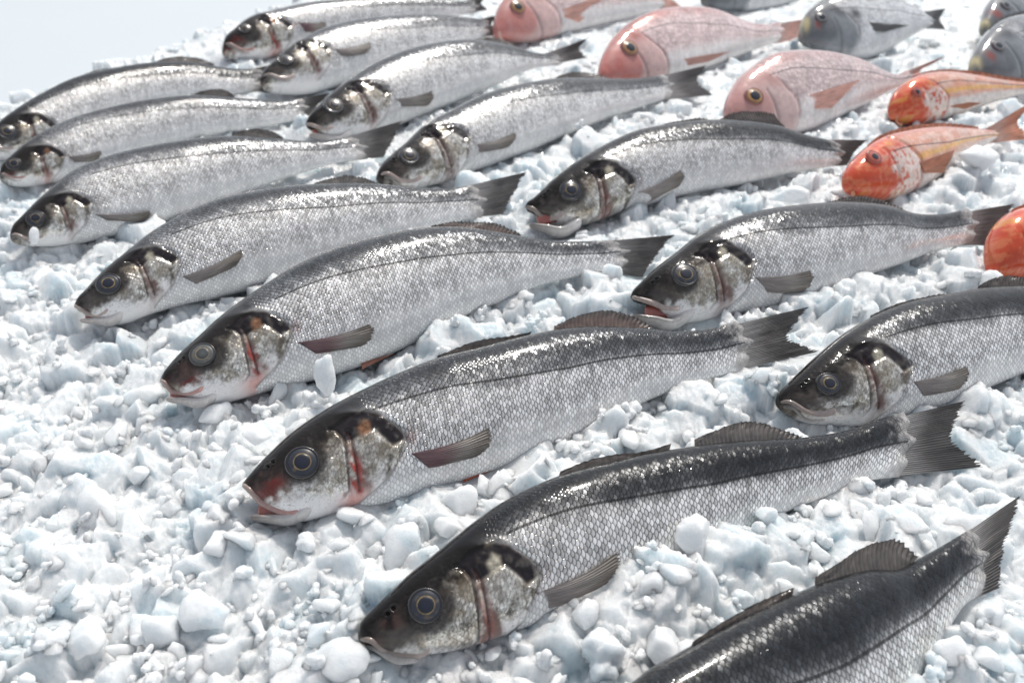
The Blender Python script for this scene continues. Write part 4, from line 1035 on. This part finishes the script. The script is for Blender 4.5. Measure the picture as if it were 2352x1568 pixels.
bv = np.vstack(bv); bf = np.vstack(bf)
tree = BVHTree.FromPolygons([tuple(v) for v in bv], [tuple(int(i) for i in f) for f in bf])
def clearance(p, reach=.03):
    hit = tree.find_nearest(Vector(p), reach)
    if hit[0] is None: return 1.
    d = hit[3]; inside_ = (Vector(p) - hit[0]).dot(hit[1]) < 0
    return -d if inside_ else d
pts, rots, scs, idx = [], [], [], []
def scatter(n, size, y1, kindp, zoff, lo, ykeep):
    c = 0
    for _ in range(n):
        x, y = rnd_place(.13, y1, ykeep)
        if rim(x, y) > .0: continue
        sz = size[0] + (size[1] - size[0]) * random.random() ** 1.8
        z = hf(x, y) + random.uniform(*zoff) * sz
        if clearance((x, y, z)) < sz * lo: continue
        # never between the lens and the upper part of a fish
        vd = Vector((-x, -y, CAMH - z)).normalized()
        h_ = tree.ray_cast(Vector((x, y, z)), -vd, .028)
        if h_[0] is not None and h_[0].z > z + .004 and sz > .003 and random.random() < .93: continue
        pts.append((x, y, z)); nug = random.random() < kindp
        idx.append(random.randrange(NK) + (0 if nug else NK))
        rots.append((random.gauss(0, .45), random.gauss(0, .45), random.uniform(0, 6.28)) if nug else tuple(random.uniform(0, 6.28) for _ in range(3)))
        scs.append((sz * random.uniform(.85, 1.15), sz * random.uniform(.8, 1.1), sz * random.uniform(.8, 1.1))); c += 1
    return c
nA = scatter(900, (.007, .019), 2.4, .95, (-.15, .25), .45, .5)
nB = scatter(2600, (.0035, .008), 2.4, .6, (-.2, .4), .35, .6)
nC = scatter(600, (.0012, .0035), 1.8, .35, (-.1, .7), .3, 1.4)
me = bpy.data.meshes.new('crushed_ice'); n = len(pts)
me.vertices.add(n); me.vertices.foreach_set('co', np.array(pts, dtype=np.float32).ravel())
a = me.attributes.new('rot', 'FLOAT_VECTOR', 'POINT'); a.data.foreach_set('vector', np.array(rots, dtype=np.float32).ravel())
a = me.attributes.new('siz', 'FLOAT_VECTOR', 'POINT'); a.data.foreach_set('vector', np.array(scs, dtype=np.float32).ravel())
a = me.attributes.new('idx', 'INT', 'POINT'); a.data.foreach_set('value', np.array(idx, dtype=np.int32))
me.update()
ice = bpy.data.objects.new('crushed_ice', me); scene.collection.objects.link(ice); tag(ice, 'loose white crushed ice between and under the fish', kind='stuff')
g = bpy.data.node_groups.new('ice_scatter', 'GeometryNodeTree')
g.interface.new_socket('Geometry', in_out='INPUT', socket_type='NodeSocketGeometry'); g.interface.new_socket('Geometry', in_out='OUTPUT', socket_type='NodeSocketGeometry')
gi = g.nodes.new('NodeGroupInput'); go = g.nodes.new('NodeGroupOutput')
ci = g.nodes.new('GeometryNodeCollectionInfo'); ci.inputs['Collection'].default_value = lib; ci.inputs['Separate Children'].default_value = True; ci.inputs['Reset Children'].default_value = True
ip = g.nodes.new('GeometryNodeInstanceOnPoints'); ip.inputs['Pick Instance'].default_value = True
def na(nm, ty):
    nd = g.nodes.new('GeometryNodeInputNamedAttribute'); nd.data_type = ty; nd.inputs['Name'].default_value = nm
    return [o_ for o_ in nd.outputs if o_.enabled][0]
e2r = g.nodes.new('FunctionNodeEulerToRotation')
g.links.new(gi.outputs[0], ip.inputs['Points']); g.links.new(ci.outputs[0], ip.inputs['Instance'])
g.links.new(na('idx', 'INT'), ip.inputs['Instance Index']); g.links.new(na('rot', 'FLOAT_VECTOR'), e2r.inputs[0]); g.links.new(e2r.outputs[0], ip.inputs['Rotation'])
g.links.new(na('siz', 'FLOAT_VECTOR'), ip.inputs['Scale']); g.links.new(ip.outputs[0], go.inputs[0])
md = ice.modifiers.new('scatter', 'NODES'); md.node_group = g

# single lumps one can point at
LUMPS = [
 ('large flat ice lump leaning on the belly of the dark closed mouthed bass', 1598, 1245, .022, 50, 62, 3, .3),
 ('tall oval ice lump in the gap between the two nearest bass', 1536, 1375, .012, 30, 60, 5, .2),
 ('rounded ice lump below the side fin of the dark closed mouthed bass', 1338, 1405, .012, 46, 38, 6, .1),
 ('broad smooth ice slab in the open ice at the lower left', 468, 1402, .006, 60, 50, 8, 0),
 ('pointed ice shard standing under the side fin of the bass with the clouded eye', 752, 862, .022, 34, 48, 9, .8),
 ('bright square ice block above the head of the centre bass', 594, 1000, .010, 38, 24, 10, .1),
 ('upright ice stick in the blue hollow between the two nearest bass', 2001, 1212, .010, 22, 42, 11, .3),
 ('big white ice lump under the snout of the dark closed mouthed bass', 778, 1515, .006, 85, 50, 12, 0),
 ('oval ice lump between the gaping bass and the dark backed bass behind it', 1632, 500, .008, 26, 38, 13, .4),
 ('flat ice disc under the belly of the bass with the red throat', 1818, 452, .010, 56, 26, 14, .2),
 ('large ice slab lying against the red mullet with the yellow stripe', 2252, 368, .022, 50, 36, 15, .3),
 ('small ice spike in front of the buried snout at the left edge', 76, 542, .022, 12, 20, 16, .6)]
for lab, px, py, z, rx, ry, sd, tilt in LUMPS:
    P = chunk_shape('nugget', sd * 3 + 50, IV5)
    w = onz(px, py, z); dist = np.dot(w - C0, fwd); ax = rx / FOC * dist; ay = ry / FOC * dist
    P = P / np.abs(P).max(0)
    P = P * [ax, ay * 1.05, min(ax, ay) * .55]
    o = mesh_obj('ice_lump', P, IF5, M_NUG); o.location = w
    o.rotation_euler = (.35 + tilt, 0, random.uniform(-.25, .25))
    tag(o, lab, 'ice', 'separate lumps of ice')

# ------------------------------------------------------------------ the table beyond the ice
s = NT('table_white'); gm = s.n('ShaderNodeNewGeometry').outputs['Position']
s.bsdf(Base_Color=s.mix(s.noise(gm, 2.5, 2), (.52, .575, .605, 1), (.55, .60, .63, 1)), Roughness=.5)
tb = mesh_obj('table_top', [(-30, -8, -.06), (30, -8, -.06), (30, 60, -.06), (-30, 60, -.06)], [(0, 1, 2, 3)], s.m)
tag(tb, kind='structure')
